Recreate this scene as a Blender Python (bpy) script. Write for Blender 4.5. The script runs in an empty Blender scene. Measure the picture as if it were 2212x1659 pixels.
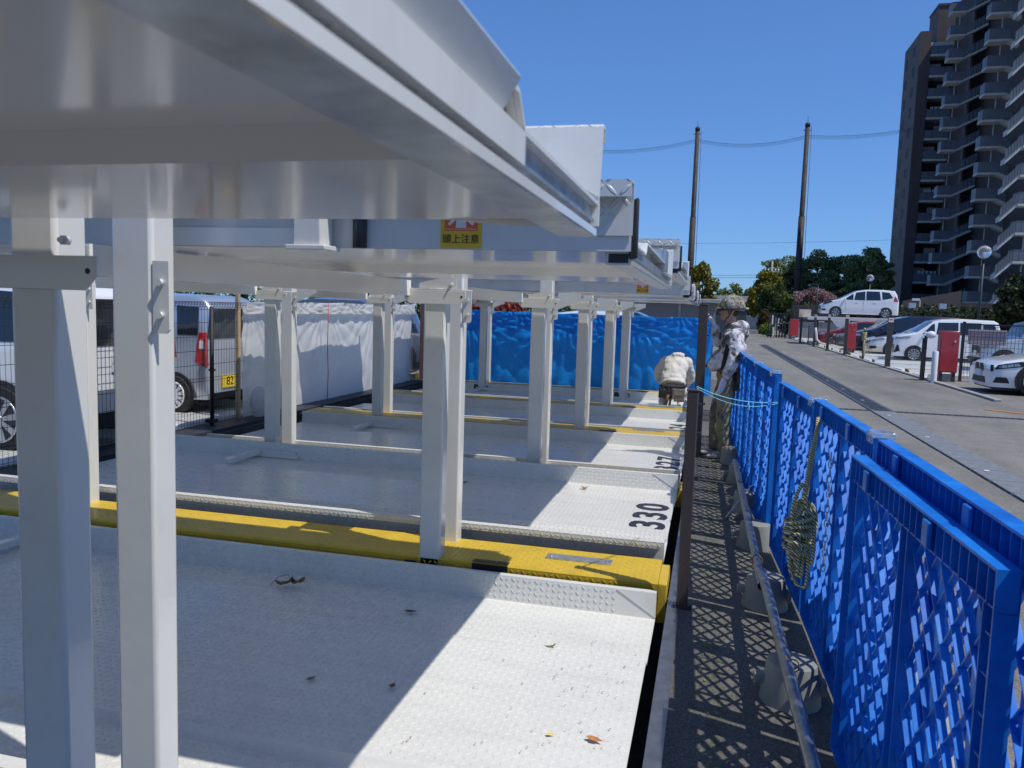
import bpy, bmesh, math, random
import numpy as np
from mathutils import Vector, Matrix, noise
R_ = math.radians
sc = bpy.context.scene
C = bpy.context.scene.collection
# ------------------------------------------------------------------ camera
EYE = Vector((0, 0, 1.6))
pitch, roll, yaw = R_(5.5), R_(1.8), R_(14.0)
fwd = Vector((-math.sin(yaw)*math.cos(pitch), math.cos(yaw)*math.cos(pitch), -math.sin(pitch)))
r0 = Vector((math.cos(yaw), math.sin(yaw), 0)); u0 = r0.cross(fwd)
rt = math.cos(roll)*r0 + math.sin(roll)*u0
up = -math.sin(roll)*r0 + math.cos(roll)*u0
cd = bpy.data.cameras.new('camera'); cam = bpy.data.objects.new('camera', cd); C.objects.link(cam)
m = Matrix.Identity(4)
for i in range(3):
    m[i][0] = rt[i]; m[i][1] = up[i]; m[i][2] = -fwd[i]; m[i][3] = EYE[i]
cam.matrix_world = m
cd.sensor_width = 36; cd.lens = 36*1700/2212; cd.clip_start = 0.05; cd.clip_end = 1500
cd.dof.use_dof = True; cd.dof.focus_distance = 6.5; cd.dof.aperture_fstop = 9
sc.camera = cam
# ------------------------------------------------------------------ sky, sun
S = Vector((0.54, -0.18, 1.0)).normalized()
w = bpy.data.worlds.new('World'); sc.world = w; w.use_nodes = True
nt = w.node_tree; bg = nt.nodes['Background']
sky = nt.nodes.new('ShaderNodeTexSky'); sky.sky_type = 'NISHITA'; sky.sun_disc = False
sky.sun_elevation = math.asin(S.z); sky.sun_rotation = math.atan2(S.x, S.y)
sky.altitude = 0; sky.air_density = 1.0; sky.dust_density = 0.0; sky.ozone_density = 6.0
gm = nt.nodes.new('ShaderNodeGamma'); gm.inputs[1].default_value = .68; nt.links.new(sky.outputs[0], gm.inputs[0])
tn = nt.nodes.new('ShaderNodeMix'); tn.data_type = 'RGBA'; tn.blend_type = 'MULTIPLY'; tn.inputs[0].default_value = 1
tn.inputs[7].default_value = (.56, .90, 1.46, 1); nt.links.new(gm.outputs[0], tn.inputs[6])     # camera white balance of the sky
nt.links.new(tn.outputs[2], bg.inputs[0]); bg.inputs[1].default_value = 0.15
sd = bpy.data.lights.new('sun', 'SUN'); sd.energy = 3.75; sd.angle = R_(0.5); sd.color = (1, .965, .91)
sun = bpy.data.objects.new('sun', sd); C.objects.link(sun)
sun.rotation_euler = S.to_track_quat('Z', 'Y').to_euler(); sun.location = (20, -10, 40)
sc.view_settings.view_transform = 'Standard'; sc.view_settings.look = 'None'
sc.view_settings.exposure = 0.06; sc.view_settings.gamma = 1
sc.view_settings.use_curve_mapping = False
sc.cycles.max_bounces = 10; sc.cycles.diffuse_bounces = 8; sc.cycles.glossy_bounces = 4; sc.cycles.transparent_max_bounces = 8
sc.cycles.use_denoising = True; sc.cycles.sample_clamp_indirect = 6
random.seed(7); rng = np.random.default_rng(7)

# ------------------------------------------------------------------ materials
class N:
    def __init__(s, name):
        s.m = bpy.data.materials.new(name); s.m.use_nodes = True
        s.t = s.m.node_tree; s.b = s.t.nodes['Principled BSDF']
    def n(s, typ, **k):
        x = s.t.nodes.new(typ)
        for a, v in k.items(): setattr(x, a, v)
        return x
    def l(s, a, b): s.t.links.new(a, b)
    def math(s, op, a, b=None, c=None):
        x = s.n('ShaderNodeMath', operation=op)
        for i, v in enumerate((a, b, c)):
            if v is None: continue
            if isinstance(v, (int, float)): x.inputs[i].default_value = v
            else: s.l(v, x.inputs[i])
        return x.outputs[0]
    def co(s, kind='Object'):
        return s.n('ShaderNodeTexCoord').outputs[kind]
    def noise(s, scale, detail=3, rough=.55, vec=None, dist=0):
        x = s.n('ShaderNodeTexNoise'); x.inputs['Scale'].default_value = scale
        x.inputs['Detail'].default_value = detail; x.inputs['Roughness'].default_value = rough
        x.inputs['Distortion'].default_value = dist
        s.l(vec if vec is not None else s.co(), x.inputs['Vector']); return x.outputs['Fac']
    def ramp(s, fac, stops):
        x = s.n('ShaderNodeValToRGB'); e = x.color_ramp.elements
        while len(e) < len(stops): e.new(.5)
        for q, (p, c) in zip(e, stops): q.position = p; q.color = (*c, 1) if len(c) == 3 else c
        s.l(fac, x.inputs[0]); return x.outputs[0]
    def mix(s, f, a, b, mode='MIX'):
        x = s.n('ShaderNodeMix', data_type='RGBA', blend_type=mode)
        for i, v in ((0, f), (6, a), (7, b)):
            if isinstance(v, (int, float)): x.inputs[i].default_value = v
            elif isinstance(v, tuple): x.inputs[i].default_value = (*v, 1)
            else: s.l(v, x.inputs[i])
        return x.outputs[2]
    def bump(s, h, strength=.5, dist=.002, prev=None):
        x = s.n('ShaderNodeBump'); x.inputs['Strength'].default_value = strength
        x.inputs['Distance'].default_value = dist; s.l(h, x.inputs['Height'])
        if prev is not None: s.l(prev, x.inputs['Normal'])
        return x.outputs[0]
    def set(s, **k):
        for a, v in k.items():
            i = s.b.inputs[a.replace('_', ' ')]
            if isinstance(v, (int, float)): i.default_value = v
            elif isinstance(v, tuple): i.default_value = (*v, 1)
            else: s.l(v, i)
        return s

def scol(c, f): return tuple(min(1, x*f) for x in c)
def simple(name, col, rough=.5, metal=0, var=.12, vs=6, bs=0, bd=.001, bscale=120, coat=0, spec=.5, dirt=0, dcol=(.2, .17, .13)):
    q = N(name)
    c = q.ramp(q.noise(vs, 4), [(.3, scol(col, 1-var)), (.7, scol(col, 1+var))])
    if dirt:
        d = q.ramp(q.noise(vs*2.3, 6, .7), [(.52, (0, 0, 0)), (.75, (dirt,)*3)])
        c = q.mix(d, c, dcol)
    q.set(Base_Color=c, Metallic=metal, Coat_Weight=coat, Specular_IOR_Level=spec)
    rr = q.math('MULTIPLY_ADD', q.noise(vs*3, 2), rough*.4, rough*.8); q.set(Roughness=rr)
    if bs: q.set(Normal=q.bump(q.noise(bscale, 3), bs, bd))
    return q.m
def plate(name, col, rough=.3, cell=.034, h=.0026, grime=.10, coat=.2):
    q = N(name); co = q.co(); sp = q.n('ShaderNodeSeparateXYZ'); q.l(co, sp.inputs[0])
    u = q.math('MULTIPLY', sp.outputs[0], 1/cell)
    v = q.math('MULTIPLY', q.math('ADD', sp.outputs[1], sp.outputs[2]), 1/cell)
    par = q.math('MODULO', q.math('ABSOLUTE', q.math('ADD', q.math('FLOOR', u), q.math('FLOOR', v))), 2.0)
    fu = q.math('SUBTRACT', q.math('FRACT', u), .5); fv = q.math('SUBTRACT', q.math('FRACT', v), .5)
    a = q.math('MULTIPLY', q.math('ADD', fu, fv), .7071); b = q.math('MULTIPLY', q.math('SUBTRACT', fu, fv), .7071)
    inv = q.math('SUBTRACT', 1.0, par)
    A = q.math('ADD', q.math('MULTIPLY', a, inv), q.math('MULTIPLY', b, par))
    B = q.math('ADD', q.math('MULTIPLY', b, inv), q.math('MULTIPLY', a, par))
    d = q.math('ADD', q.math('POWER', q.math('ABSOLUTE', q.math('DIVIDE', A, .56)), 2.0), q.math('POWER', q.math('ABSOLUTE', q.math('DIVIDE', B, .16)), 2.0))
    mr = q.n('ShaderNodeMapRange', interpolation_type='SMOOTHSTEP'); mr.inputs['From Min'].default_value = 1.15; mr.inputs['From Max'].default_value = .25
    q.l(d, mr.inputs['Value'])
    bz = q.bump(mr.outputs[0], 1.0, h)
    n2 = q.bump(q.noise(20, 3), .08, .0012, bz)
    c = q.ramp(q.noise(1.7, 5, .6), [(.3, scol(col, .93)), (.7, scol(col, 1.03))])
    g = q.ramp(q.noise(9, 6, .75), [(.55, (0, 0, 0)), (.85, (grime,)*3)])
    c = q.mix(g, c, scol(col, .55))
    mp = q.n('ShaderNodeMapping'); mp.inputs['Scale'].default_value = (.5, 5, 1); q.l(co, mp.inputs['Vector'])
    st_ = q.ramp(q.noise(2.2, 5, .65, vec=mp.outputs[0]), [(.45, (0, 0, 0)), (.8, (.38,)*3)])
    c = q.mix(st_, c, scol(col, .70))
    q.set(Base_Color=c, Roughness=q.math('MULTIPLY_ADD', q.noise(14, 4), rough*.7, rough*.65), Normal=n2, Coat_Weight=coat, Coat_Roughness=.12)
    return q.m
M = {}
PW = (.705, .70, .655)
M['paint'] = simple('grey_white_gloss_paint', PW, .17, var=.03, vs=2, bs=.16, bd=.0016, bscale=26, coat=.35, dirt=.22, dcol=(.42, .40, .35))
M['under'] = simple('bounce_lit_gloss_paint', (.90, .88, .81), .15, var=.03, vs=2, bs=.05, bd=.002, bscale=9, coat=.12)  # tray paint made whiter; light bounced off the floor put into its colour
M['plate'] = plate('white_checker_plate', PW)
M['pflat'] = plate('tread_plate_paint', PW, .27, h=.00002, grime=.16)
M['yplate'] = plate('yellow_checker_plate', (.62, .42, .035), .38)
M['yellow'] = simple('yellow_paint', (.62, .42, .035), .35, var=.08, dirt=.3)
M['galv'] = simple('galvanised_steel', (.50, .53, .56), .32, .75, var=.25, vs=22, bs=.2, bd=.001, bscale=60)
M['steel'] = simple('dull_steel_pipe', (.33, .34, .36), .33, .85, var=.2, vs=14, dirt=.3)
M['black'] = simple('black_rubber', (.018, .018, .02), .6, var=.3, vs=20)
M['darksteel'] = simple('dark_painted_steel', (.03, .035, .045), .5, var=.3, vs=8)
M['brown'] = simple('brown_post_paint', (.055, .042, .04), .38, var=.08, vs=10, dirt=.25, dcol=(.12, .1, .09))
M['orange'] = simple('sticker_orange', (.78, .14, .03), .45, var=.04)
M['sticky'] = simple('sticker_yellow', (.80, .50, .03), .45, var=.04)
M['swhite'] = simple('sticker_white', (.75, .74, .72), .45, var=.04)
M['ink'] = simple('black_ink', (.012, .012, .016), .5, var=.1)
M['number'] = simple('stencil_paint', (.016, .018, .035), .5, var=.4, vs=40, dirt=.35, dcol=(.25, .26, .28))
def asphalt(name, base, green=0):
    q = N(name); co = q.co()
    vor = q.n('ShaderNodeTexVoronoi'); vor.inputs['Scale'].default_value = 130; q.l(co, vor.inputs['Vector'])
    cell = q.ramp(vor.outputs['Color'], [(.15, scol(base, .68)), (.5, base), (.86, scol(base, 1.25)), (1, scol(base, 1.6))])
    big = q.ramp(q.noise(.35, 5, .6), [(.3, (.82,)*3), (.7, (1.12,)*3)])
    c = q.mix(1.0, cell, big, 'MULTIPLY')
    fine = q.ramp(q.noise(3.5, 5, .7), [(.3, (.86,)*3), (.7, (1.1,)*3)])
    mp = q.n('ShaderNodeMapping'); mp.inputs['Scale'].default_value = (1.1, .12, 1); q.l(co, mp.inputs['Vector'])
    c = q.mix(1.0, c, q.ramp(q.noise(1.3, 4, .6, vec=mp.outputs[0]), [(.35, (.86, .86, .87)), (.65, (1.08,)*3)]), 'MULTIPLY')
    c = q.mix(1.0, c, fine, 'MULTIPLY')
    if green:
        sp = q.n('ShaderNodeSeparateXYZ'); q.l(co, sp.inputs[0])
        wob = q.math('MULTIPLY_ADD', q.noise(1.5, 3), .12, .05)
        dx = q.math('ABSOLUTE', q.math('SUBTRACT', sp.outputs[0], wob))
        band = q.n('ShaderNodeMapRange'); band.inputs['From Min'].default_value = .045; band.inputs['From Max'].default_value = .0
        q.l(dx, band.inputs['Value'])
        f = q.math('MULTIPLY', band.outputs[0], q.ramp(q.noise(28, 4, .7), [(.45, (0,)*3), (.62, (.8,)*3)]))
        c = q.mix(f, c, (.055, .07, .018))
    q.set(Base_Color=c, Roughness=.85, Normal=q.bump(vor.outputs['Distance'], .6, .003), Specular_IOR_Level=.3)
    return q.m
M['asphalt'] = asphalt('road_asphalt', (.215, .203, .177))
M['walk'] = asphalt('walkway_asphalt', (.135, .128, .115), 1)
M['concrete'] = simple('concrete', (.33, .32, .30), .8, var=.18, vs=3, bs=.4, bd=.002, bscale=60, dirt=.5, dcol=(.12, .11, .1))
M['conc_dark'] = simple('dark_pit_concrete', (.07, .072, .08), .75, var=.25, vs=3, dirt=.4)  # much darker concrete for the pit walls and floor
M['gutter'] = simple('gutter_cover_concrete', (.17, .18, .195), .75, var=.2, vs=12, bs=.4, bd=.002, bscale=150)
M['grate'] = simple('grate_iron', (.10, .105, .115), .5, .4, var=.2)
M['weight'] = simple('grey_cast_weight', (.24, .245, .22), .55, var=.05, vs=4, dirt=.12)
M['leafb'] = simple('dry_brown_leaf', (.20, .11, .045), .6, var=.3, vs=60)
M['leafo'] = simple('orange_leaf', (.48, .2, .06), .6, var=.2, vs=60)
M['leafg'] = simple('green_fallen_leaf', (.12, .16, .05), .5, var=.2, vs=60)
M['leafy'] = simple('yellow_petal', (.8, .6, .06), .5, var=.2, vs=60)
M['petal'] = simple('pink_petal', (.5, .25, .3), .6, var=.3, vs=200)
def bluep():
    q = N('blue_moulded_plastic')
    c = q.ramp(q.noise(5, 6, .7), [(.3, (.006, .12, .52)), (.6, (.014, .23, .76)), (.9, (.09, .38, .84))])
    q.set(Base_Color=c, Roughness=q.math('MULTIPLY_ADD', q.noise(30, 3), .25, .22), Subsurface_Weight=0.0, Specular_IOR_Level=.5)
    q.set(Normal=q.bump(q.noise(40, 3), .15, .001)); 
    tr = q.n('ShaderNodeBsdfTranslucent'); tr.inputs[0].default_value = (.03, .40, .95, 1)
    mx = q.n('ShaderNodeMixShader'); mx.inputs[0].default_value = .12
    out = q.t.nodes['Material Output']; q.l(q.b.outputs[0], mx.inputs[1]); q.l(tr.outputs[0], mx.inputs[2]); q.l(mx.outputs[0], out.inputs[0])
    return q.m
M['blue'] = bluep()
def tarp(name, col, trans, rough=.35, k=.2, bd=.006):
    q = N(name)
    c = q.ramp(q.noise(2.5, 5, .6), [(.3, scol(col, .85)), (.7, scol(col, 1.1))])
    q.set(Base_Color=c, Roughness=rough)
    n1 = q.bump(q.noise(14, 7, .7), .4, bd); n2 = q.bump(q.noise(55, 4, .6), .25, .003, n1)
    q.set(Normal=n2)
    tr = q.n('ShaderNodeBsdfTranslucent'); tr.inputs[0].default_value = (*trans, 1); q.l(n2, tr.inputs[1])
    mx = q.n('ShaderNodeMixShader'); mx.inputs[0].default_value = k
    out = q.t.nodes['Material Output']; q.l(q.b.outputs[0], mx.inputs[1]); q.l(tr.outputs[0], mx.inputs[2]); q.l(mx.outputs[0], out.inputs[0])
    return q.m
M['btarp'] = tarp('blue_poly_tarp', (.010, .27, .76), (.02, .40, .92), .3, .3)
M['wtarp'] = tarp('white_poly_sheet', (.78, .78, .76), (.85, .85, .83), .5, .45)
def clearp():
    q = N('clear_plastic'); q.set(Base_Color=(.9, .93, .95), Roughness=.12, Transmission_Weight=.85, IOR=1.3); return q.m
M['clear'] = clearp()
def rope():
    q = N('yellow_black_twisted_rope'); wv = q.n('ShaderNodeTexWave', wave_type='BANDS', bands_direction='DIAGONAL')
    wv.inputs['Scale'].default_value = 38; wv.inputs['Distortion'].default_value = .4; q.l(q.co(), wv.inputs['Vector'])
    c = q.ramp(wv.outputs['Fac'], [(.22, (.09, .08, .04)), (.32, (.45, .40, .17)), (.9, (.72, .66, .38))])
    q.set(Base_Color=c, Roughness=.75, Normal=q.bump(wv.outputs['Fac'], .8, .004)); return q.m
M['rope'] = rope()
M['cord'] = simple('pale_blue_cord', (.22, .62, .8), .6, var=.2, vs=80)
def carpaint(name, col, metal=0., rough=.22):
    return simple(name, col, rough, metal, var=.03, vs=1, coat=1.0)
M['cwhite'] = carpaint('white_car_paint', (.74, .75, .76))
M['csilver'] = carpaint('silver_car_paint', (.55, .58, .62), .6, .3)
M['cnavy'] = carpaint('dark_navy_car_paint', (.010, .014, .028))
M['cblue'] = carpaint('deep_blue_car_paint', (.012, .03, .13))
M['cred'] = carpaint('wine_red_car_paint', (.22, .008, .012))
M['cgrey'] = carpaint('grey_car_paint', (.12, .125, .14), .5)
M['cgreige'] = carpaint('greige_car_paint', (.33, .33, .29), .2)
M['glass'] = simple('dark_window_glass', (.012, .016, .02), .06, var=.1, coat=.5, spec=.8)
M['glass2'] = simple('windscreen_glass', (.05, .075, .09), .06, var=.1, coat=.5, spec=.8)
M['chrome'] = simple('chrome', (.7, .72, .75), .15, 1.0, var=.05)
M['alloy'] = simple('alloy_wheel', (.42, .43, .45), .28, .8, var=.08)
M['tyre'] = simple('tyre_rubber', (.02, .02, .021), .75, var=.2, vs=30)
M['rlight'] = simple('red_lamp_lens', (.42, .01, .015), .15, var=.1, coat=.8)
M['hlight'] = simple('headlamp_lens', (.35, .38, .42), .1, .4, var=.2, vs=20, coat=1)
M['yplateL'] = simple('yellow_number_plate', (.78, .55, .02), .4, var=.03)
M['red'] = simple('red_cabinet_paint', (.42, .035, .045), .35, var=.1, vs=3, coat=.3, dirt=.15)
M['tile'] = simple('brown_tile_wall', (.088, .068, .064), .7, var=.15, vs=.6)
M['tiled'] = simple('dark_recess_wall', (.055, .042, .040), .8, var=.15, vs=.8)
M['slab'] = simple('pale_concrete_slab', (.52, .52, .49), .8, var=.1, vs=1.5)
M['rail'] = simple('grey_railing_panel', (.13, .145, .17), .45, var=.12, vs=.8)
M['pane'] = simple('dark_flat_window', (.012, .014, .02), .35, var=.3, spec=.25)
M['pole'] = simple('rusty_brown_pole', (.038, .028, .022), .7, var=.35, vs=2)
M['wood'] = simple('raw_timber', (.46, .33, .19), .7, var=.15, vs=8)
M['skin'] = simple('skin', (.42, .25, .17), .5, var=.08, vs=12)
M['hair'] = simple('black_hair', (.012, .011, .01), .5, var=.2, vs=60)
M['glove'] = simple('white_glove', (.74, .73, .76), .8, var=.05, vs=40, bs=.3, bd=.001, bscale=300)
M['hoodie'] = simple('cream_hoodie_cloth', (.60, .57, .51), .85, var=.07, vs=6, bs=.8, bd=.02, bscale=7)
M['belt'] = simple('black_webbing', (.02, .02, .02), .7, var=.2)
M['pouch'] = simple('worn_camo_pouch', (.27, .22, .17), .8, var=.35, vs=14, dirt=.4)
M['boot'] = simple('light_grey_work_shoe', (.42, .40, .38), .75, var=.3, vs=40)
def camo(name, stops, scale):
    q = N(name); c = q.ramp(q.noise(scale, 4, .65, dist=.5), stops)
    q.set(Base_Color=c, Roughness=.8, Normal=q.bump(q.noise(13, 4, .6, dist=1.2), .9, .02)); return q.m
M['jacket'] = camo('snow_camo_jacket_cloth', [(.39, (.08, .075, .08)), (.46, (.30, .28, .28)), (.53, (.70, .68, .70)), (1, (.78, .76, .78))], 9)
M['trouser'] = camo('olive_patched_trousers', [(.38, (.06, .07, .09)), (.46, (.20, .19, .13)), (.62, (.30, .24, .15)), (1, (.22, .22, .15))], 5)
M['helmet'] = camo('digital_camo_helmet', [(.4, (.08, .075, .06)), (.5, (.30, .28, .22)), (.6, (.42, .40, .34)), (.7, (.12, .12, .10))], 26)
def leafmat(name, dark, light, scale=.5):
    q = N(name); g = q.n('ShaderNodeNewGeometry')
    a = q.ramp(g.outputs['Random Per Island'], [(0, scol(dark, .7)), (.5, dark), (1, light)])
    b = q.ramp(q.noise(scale, 3), [(.3, (.65,)*3), (.7, (1.3,)*3)])
    q.set(Base_Color=q.mix(1.0, a, b, 'MULTIPLY'), Roughness=.6, Specular_IOR_Level=.25)
    tr = q.n('ShaderNodeBsdfTranslucent'); q.l(a, tr.inputs[0])
    mx = q.n('ShaderNodeMixShader'); mx.inputs[0].default_value = .22
    out = q.t.nodes['Material Output']; q.l(q.b.outputs[0], mx.inputs[1]); q.l(tr.outputs[0], mx.inputs[2]); q.l(mx.outputs[0], out.inputs[0])
    return q.m
M['pine'] = leafmat('pine_needles', (.13, .19, .085), (.38, .42, .16))
M['hedge'] = leafmat('hedge_leaves', (.06, .10, .018), (.26, .30, .05), 1.5)
M['ylw'] = leafmat('yellow_green_leaves', (.13, .12, .015), (.42, .34, .035))
M['grn'] = leafmat('green_leaves', (.045, .08, .022), (.13, .19, .045))
M['brt'] = leafmat('bright_green_leaves', (.12, .20, .03), (.30, .40, .08))
M['redl'] = leafmat('red_leaves', (.22, .02, .02), (.55, .08, .06), 2)
M['brz'] = leafmat('bronze_leaves', (.09, .065, .02), (.22, .15, .05))
M['dkb'] = leafmat('dark_shrub_leaves', (.03, .045, .02), (.09, .12, .045))
M['blossom'] = leafmat('cherry_blossom', (.25, .14, .14), (.60, .42, .42))
M['bark'] = simple('bark', (.06, .05, .042), .9, var=.3, vs=3)

# ------------------------------------------------------------------ mesh helpers
class MB:
    def __init__(s): s.v = []; s.f = []; s.sm = []
    def add(s, vs, fs, smooth=False):
        o = len(s.v); s.v += [tuple(v) for v in vs]; s.f += [tuple(i+o for i in f) for f in fs]; s.sm += [smooth]*len(fs); return s
    def box(s, x0, x1, y0, y1, z0, z1, mat=None):
        vs = [(x, y, z) for x in (x0, x1) for y in (y0, y1) for z in (z0, z1)]
        if mat is not None: vs = [mat @ Vector(v) for v in vs]
        return s.add(vs, [(0, 1, 3, 2), (4, 6, 7, 5), (0, 4, 5, 1), (2, 3, 7, 6), (0, 2, 6, 4), (1, 5, 7, 3)])
    def prism(s, poly, axis, a, b, mat=None):
        """poly: 2D points; axis 'x' -> (y,z), 'y' -> (x,z), 'z' -> (x,y)"""
        def P(p, t):
            v = {'x': (t, p[0], p[1]), 'y': (p[0], t, p[1]), 'z': (p[0], p[1], t)}[axis]
            return mat @ Vector(v) if mat is not None else v
        n = len(poly); vs = [P(p, a) for p in poly] + [P(p, b) for p in poly]
        fs = [tuple(range(n-1, -1, -1)), tuple(range(n, 2*n))] + [(i, (i+1) % n, (i+1) % n+n, i+n) for i in range(n)]
        return s.add(vs, fs)
    def tube(s, pts, r, n=8, cap=True, closed=False):
        pts = [Vector(p) for p in pts]; rs = r if isinstance(r, (list, tuple)) else [r]*len(pts)
        rings = []; N_ = len(pts)
        ref = None
        for i, p in enumerate(pts):
            if closed: d = pts[(i+1) % N_]-pts[i-1]
            else: d = pts[min(i+1, N_-1)]-pts[max(i-1, 0)]
            if d.length < 1e-9: d = Vector((0, 0, 1))
            d.normalize()
            if ref is None: ref = Vector((0, 0, 1)) if abs(d.z) < .9 else Vector((1, 0, 0))
            a = d.cross(ref).normalized(); b = a.cross(d).normalized(); ref = b if True else ref
            ri = rs[i]; ra, rb = (ri, ri) if not isinstance(ri, tuple) else ri
            rings.append([p+a*math.cos(t)*ra+b*math.sin(t)*rb for t in [2*math.pi*k/n for k in range(n)]])
        vs = [v for g in rings for v in g]; fs = []
        for i in range(N_ if closed else N_-1):
            j = (i+1) % N_
            for k in range(n): fs.append((i*n+k, i*n+(k+1) % n, j*n+(k+1) % n, j*n+k))
        s.add(vs, fs, True)
        if cap and not closed:
            o = len(s.v)-N_*n
            s.f += [tuple(o+k for k in range(n-1, -1, -1)), tuple(o+(N_-1)*n+k for k in range(n))]; s.sm += [False, False]
        return s
    def cyl(s, c, r, h, axis='z', n=20, r2=None):
        c = Vector(c); d = {'x': Vector((h, 0, 0)), 'y': Vector((0, h, 0)), 'z': Vector((0, 0, h))}[axis]
        return s.tube([c, c+d], [r, r if r2 is None else r2], n)
    def ell(s, c, rad, n=12, m_=8, rot=None, z0=-1.0, z1=1.0):
        vs = []; fs = []; c = Vector(c)
        t0, t1 = math.asin(max(-1, z0)), math.asin(min(1, z1))
        for i in range(m_+1):
            t = t0+(t1-t0)*i/m_
            for k in range(n):
                a = 2*math.pi*k/n; v = Vector((math.cos(t)*math.cos(a)*rad[0], math.cos(t)*math.sin(a)*rad[1], math.sin(t)*rad[2]))
                if rot is not None: v = rot @ v
                vs.append(c+v)
        for i in range(m_):
            for k in range(n): fs.append((i*n+k, i*n+(k+1) % n, (i+1)*n+(k+1) % n, (i+1)*n+k))
        fs.append(tuple(range(n-1, -1, -1))); fs.append(tuple(m_*n+k for k in range(n)))
        return s.add(vs, fs, True)
    def loft(s, secs, cap=True, smooth=True):
        n = len(secs[0]); vs = [v for q in secs for v in q]; fs = []
        for i in range(len(secs)-1):
            for k in range(n-1): fs.append((i*n+k, i*n+k+1, (i+1)*n+k+1, (i+1)*n+k))
        s.add(vs, fs, smooth)
        if cap:
            s.add(secs[0], [tuple(range(n-1, -1, -1))]); s.add(secs[-1], [tuple(range(n))])
        return s
    def mesh(s, name, mat):
        me = bpy.data.meshes.new(name); me.from_pydata(s.v, [], s.f); me.materials.append(mat)
        me.polygons.foreach_set('use_smooth', s.sm); me.update(); return me
    def build(s, name, mat, parent=None, bevel=0, seg=2, angle=None, label=None, local=False):
        me = s.mesh(name, M[mat] if isinstance(mat, str) else mat)
        bm = bmesh.new(); bm.from_mesh(me); bmesh.ops.recalc_face_normals(bm, faces=bm.faces); 
        if parent is not None and not local:
            top = parent
            off = Vector(top.location)
            if top.parent is not None: off = off + Vector(top.parent.location)
            bmesh.ops.translate(bm, verts=bm.verts, vec=-off)
        bm.to_mesh(me); bm.free()
        if angle: me.set_sharp_from_angle(angle=R_(angle))
        o = bpy.data.objects.new(name, me); C.objects.link(o)
        if parent is not None: o.parent = parent
        if bevel:
            b = o.modifiers.new('bevel', 'BEVEL'); b.width = bevel; b.segments = seg; b.limit_method = 'ANGLE'; b.angle_limit = R_(35)
            me.polygons.foreach_set('use_smooth', [True]*len(me.polygons))
            me.set_sharp_from_angle(angle=R_(30))
            b.harden_normals = False
        if label: o['label'] = label
        return o
def tag(o, label=None, cat=None, group=None, kind=None):
    if label: o['label'] = label
    if cat: o['category'] = cat
    if group: o['group'] = group
    if kind: o['kind'] = kind
    return o
def thing(name, label, cat, loc=(0, 0, 0), group=None, rz=0):
    o = bpy.data.objects.new(name, None); o.empty_display_size = .1; C.objects.link(o)
    o.location = loc; o.rotation_euler = (0, 0, rz); return tag(o, label, cat, group)
def dup(root, loc, label, rz=None, group=None):
    r = root.copy(); C.objects.link(r); r.location = loc; r['label'] = label
    if rz is not None: r.rotation_euler = (0, 0, rz)
    if group: r['group'] = group
    for ch in list(root.children):
        c = ch.copy(); C.objects.link(c); c.parent = r
        for g in list(ch.children):
            d = g.copy(); C.objects.link(d); d.parent = c
    return r
def text(txt, size, mat, parent, M4, name='lettering', ext=.0008, bold=0, squeeze=1.0, space=1.0):
    cu = bpy.data.curves.new(name, 'FONT'); cu.body = txt; cu.size = size; cu.extrude = ext; cu.offset = bold
    cu.space_character = space; cu.align_x = 'CENTER'; cu.align_y = 'CENTER'; cu.resolution_u = 3
    t = bpy.data.objects.new('tmp', cu); C.objects.link(t)
    dg = bpy.context.evaluated_depsgraph_get(); me = bpy.data.meshes.new_from_object(t.evaluated_get(dg))
    bpy.data.objects.remove(t); me.materials.clear(); me.materials.append(M[mat])
    me.transform(M4 @ Matrix.Diagonal((squeeze, 1, 1, 1)))
    o = bpy.data.objects.new(name, me); C.objects.link(o)
    if parent is not None:
        o.parent = parent
        off = Vector(parent.location) + (Vector(parent.parent.location) if parent.parent else Vector())
        me.transform(Matrix.Translation(-off))
    return o
def frame4(origin, xdir, ydir):
    x = Vector(xdir).normalized(); y = Vector(ydir).normalized(); z = x.cross(y)
    m = Matrix.Identity(4)
    for i in range(3): m[i][0] = x[i]; m[i][1] = y[i]; m[i][2] = z[i]; m[i][3] = origin[i]
    return m

# ------------------------------------------------------------------ ground
PX0, PX1, PY0, PY1 = -5.62, -0.15, -4.0, 15.55     # the pit under the parking machine
def structure(mb, name, mat, **k):
    o = mb.build(name, mat, **k); o['kind'] = 'structure'; return o
g = MB(); B = 1400
xs = [-B, PX0, PX1, B]; ys = [-B, PY0, PY1, B]
for i in range(3):
    for j in range(3):
        if i == 1 and j == 1: continue
        g.add([(xs[i], ys[j], 0), (xs[i+1], ys[j], 0), (xs[i+1], ys[j+1], 0), (xs[i], ys[j+1], 0)], [(0, 1, 2, 3)])
structure(g, 'ground', 'asphalt')
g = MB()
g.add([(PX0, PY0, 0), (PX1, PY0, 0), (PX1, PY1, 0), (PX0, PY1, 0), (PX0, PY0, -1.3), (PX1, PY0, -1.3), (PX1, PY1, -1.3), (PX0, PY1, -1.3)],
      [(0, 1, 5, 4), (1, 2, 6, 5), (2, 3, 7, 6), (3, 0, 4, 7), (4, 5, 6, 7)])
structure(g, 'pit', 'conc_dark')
g = MB(); g.add([(-.085, -3, .004), (.86, -3, .004), (.86, 20, .004), (-.085, 20, .004)], [(0, 1, 2, 3)])
structure(g, 'walkway', 'walk')
g = MB(); g.box(-.15, -.085, -3, 15.5, -.08, .008); structure(g, 'pit_edge_angle', 'steel')
g = MB(); g.add([(.86, -3, .004), (1.02, -3, .004), (1.02, 60, .004), (.86, 60, .004)], [(0, 1, 2, 3)])
structure(g, 'kerb_strip', 'concrete')
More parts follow.
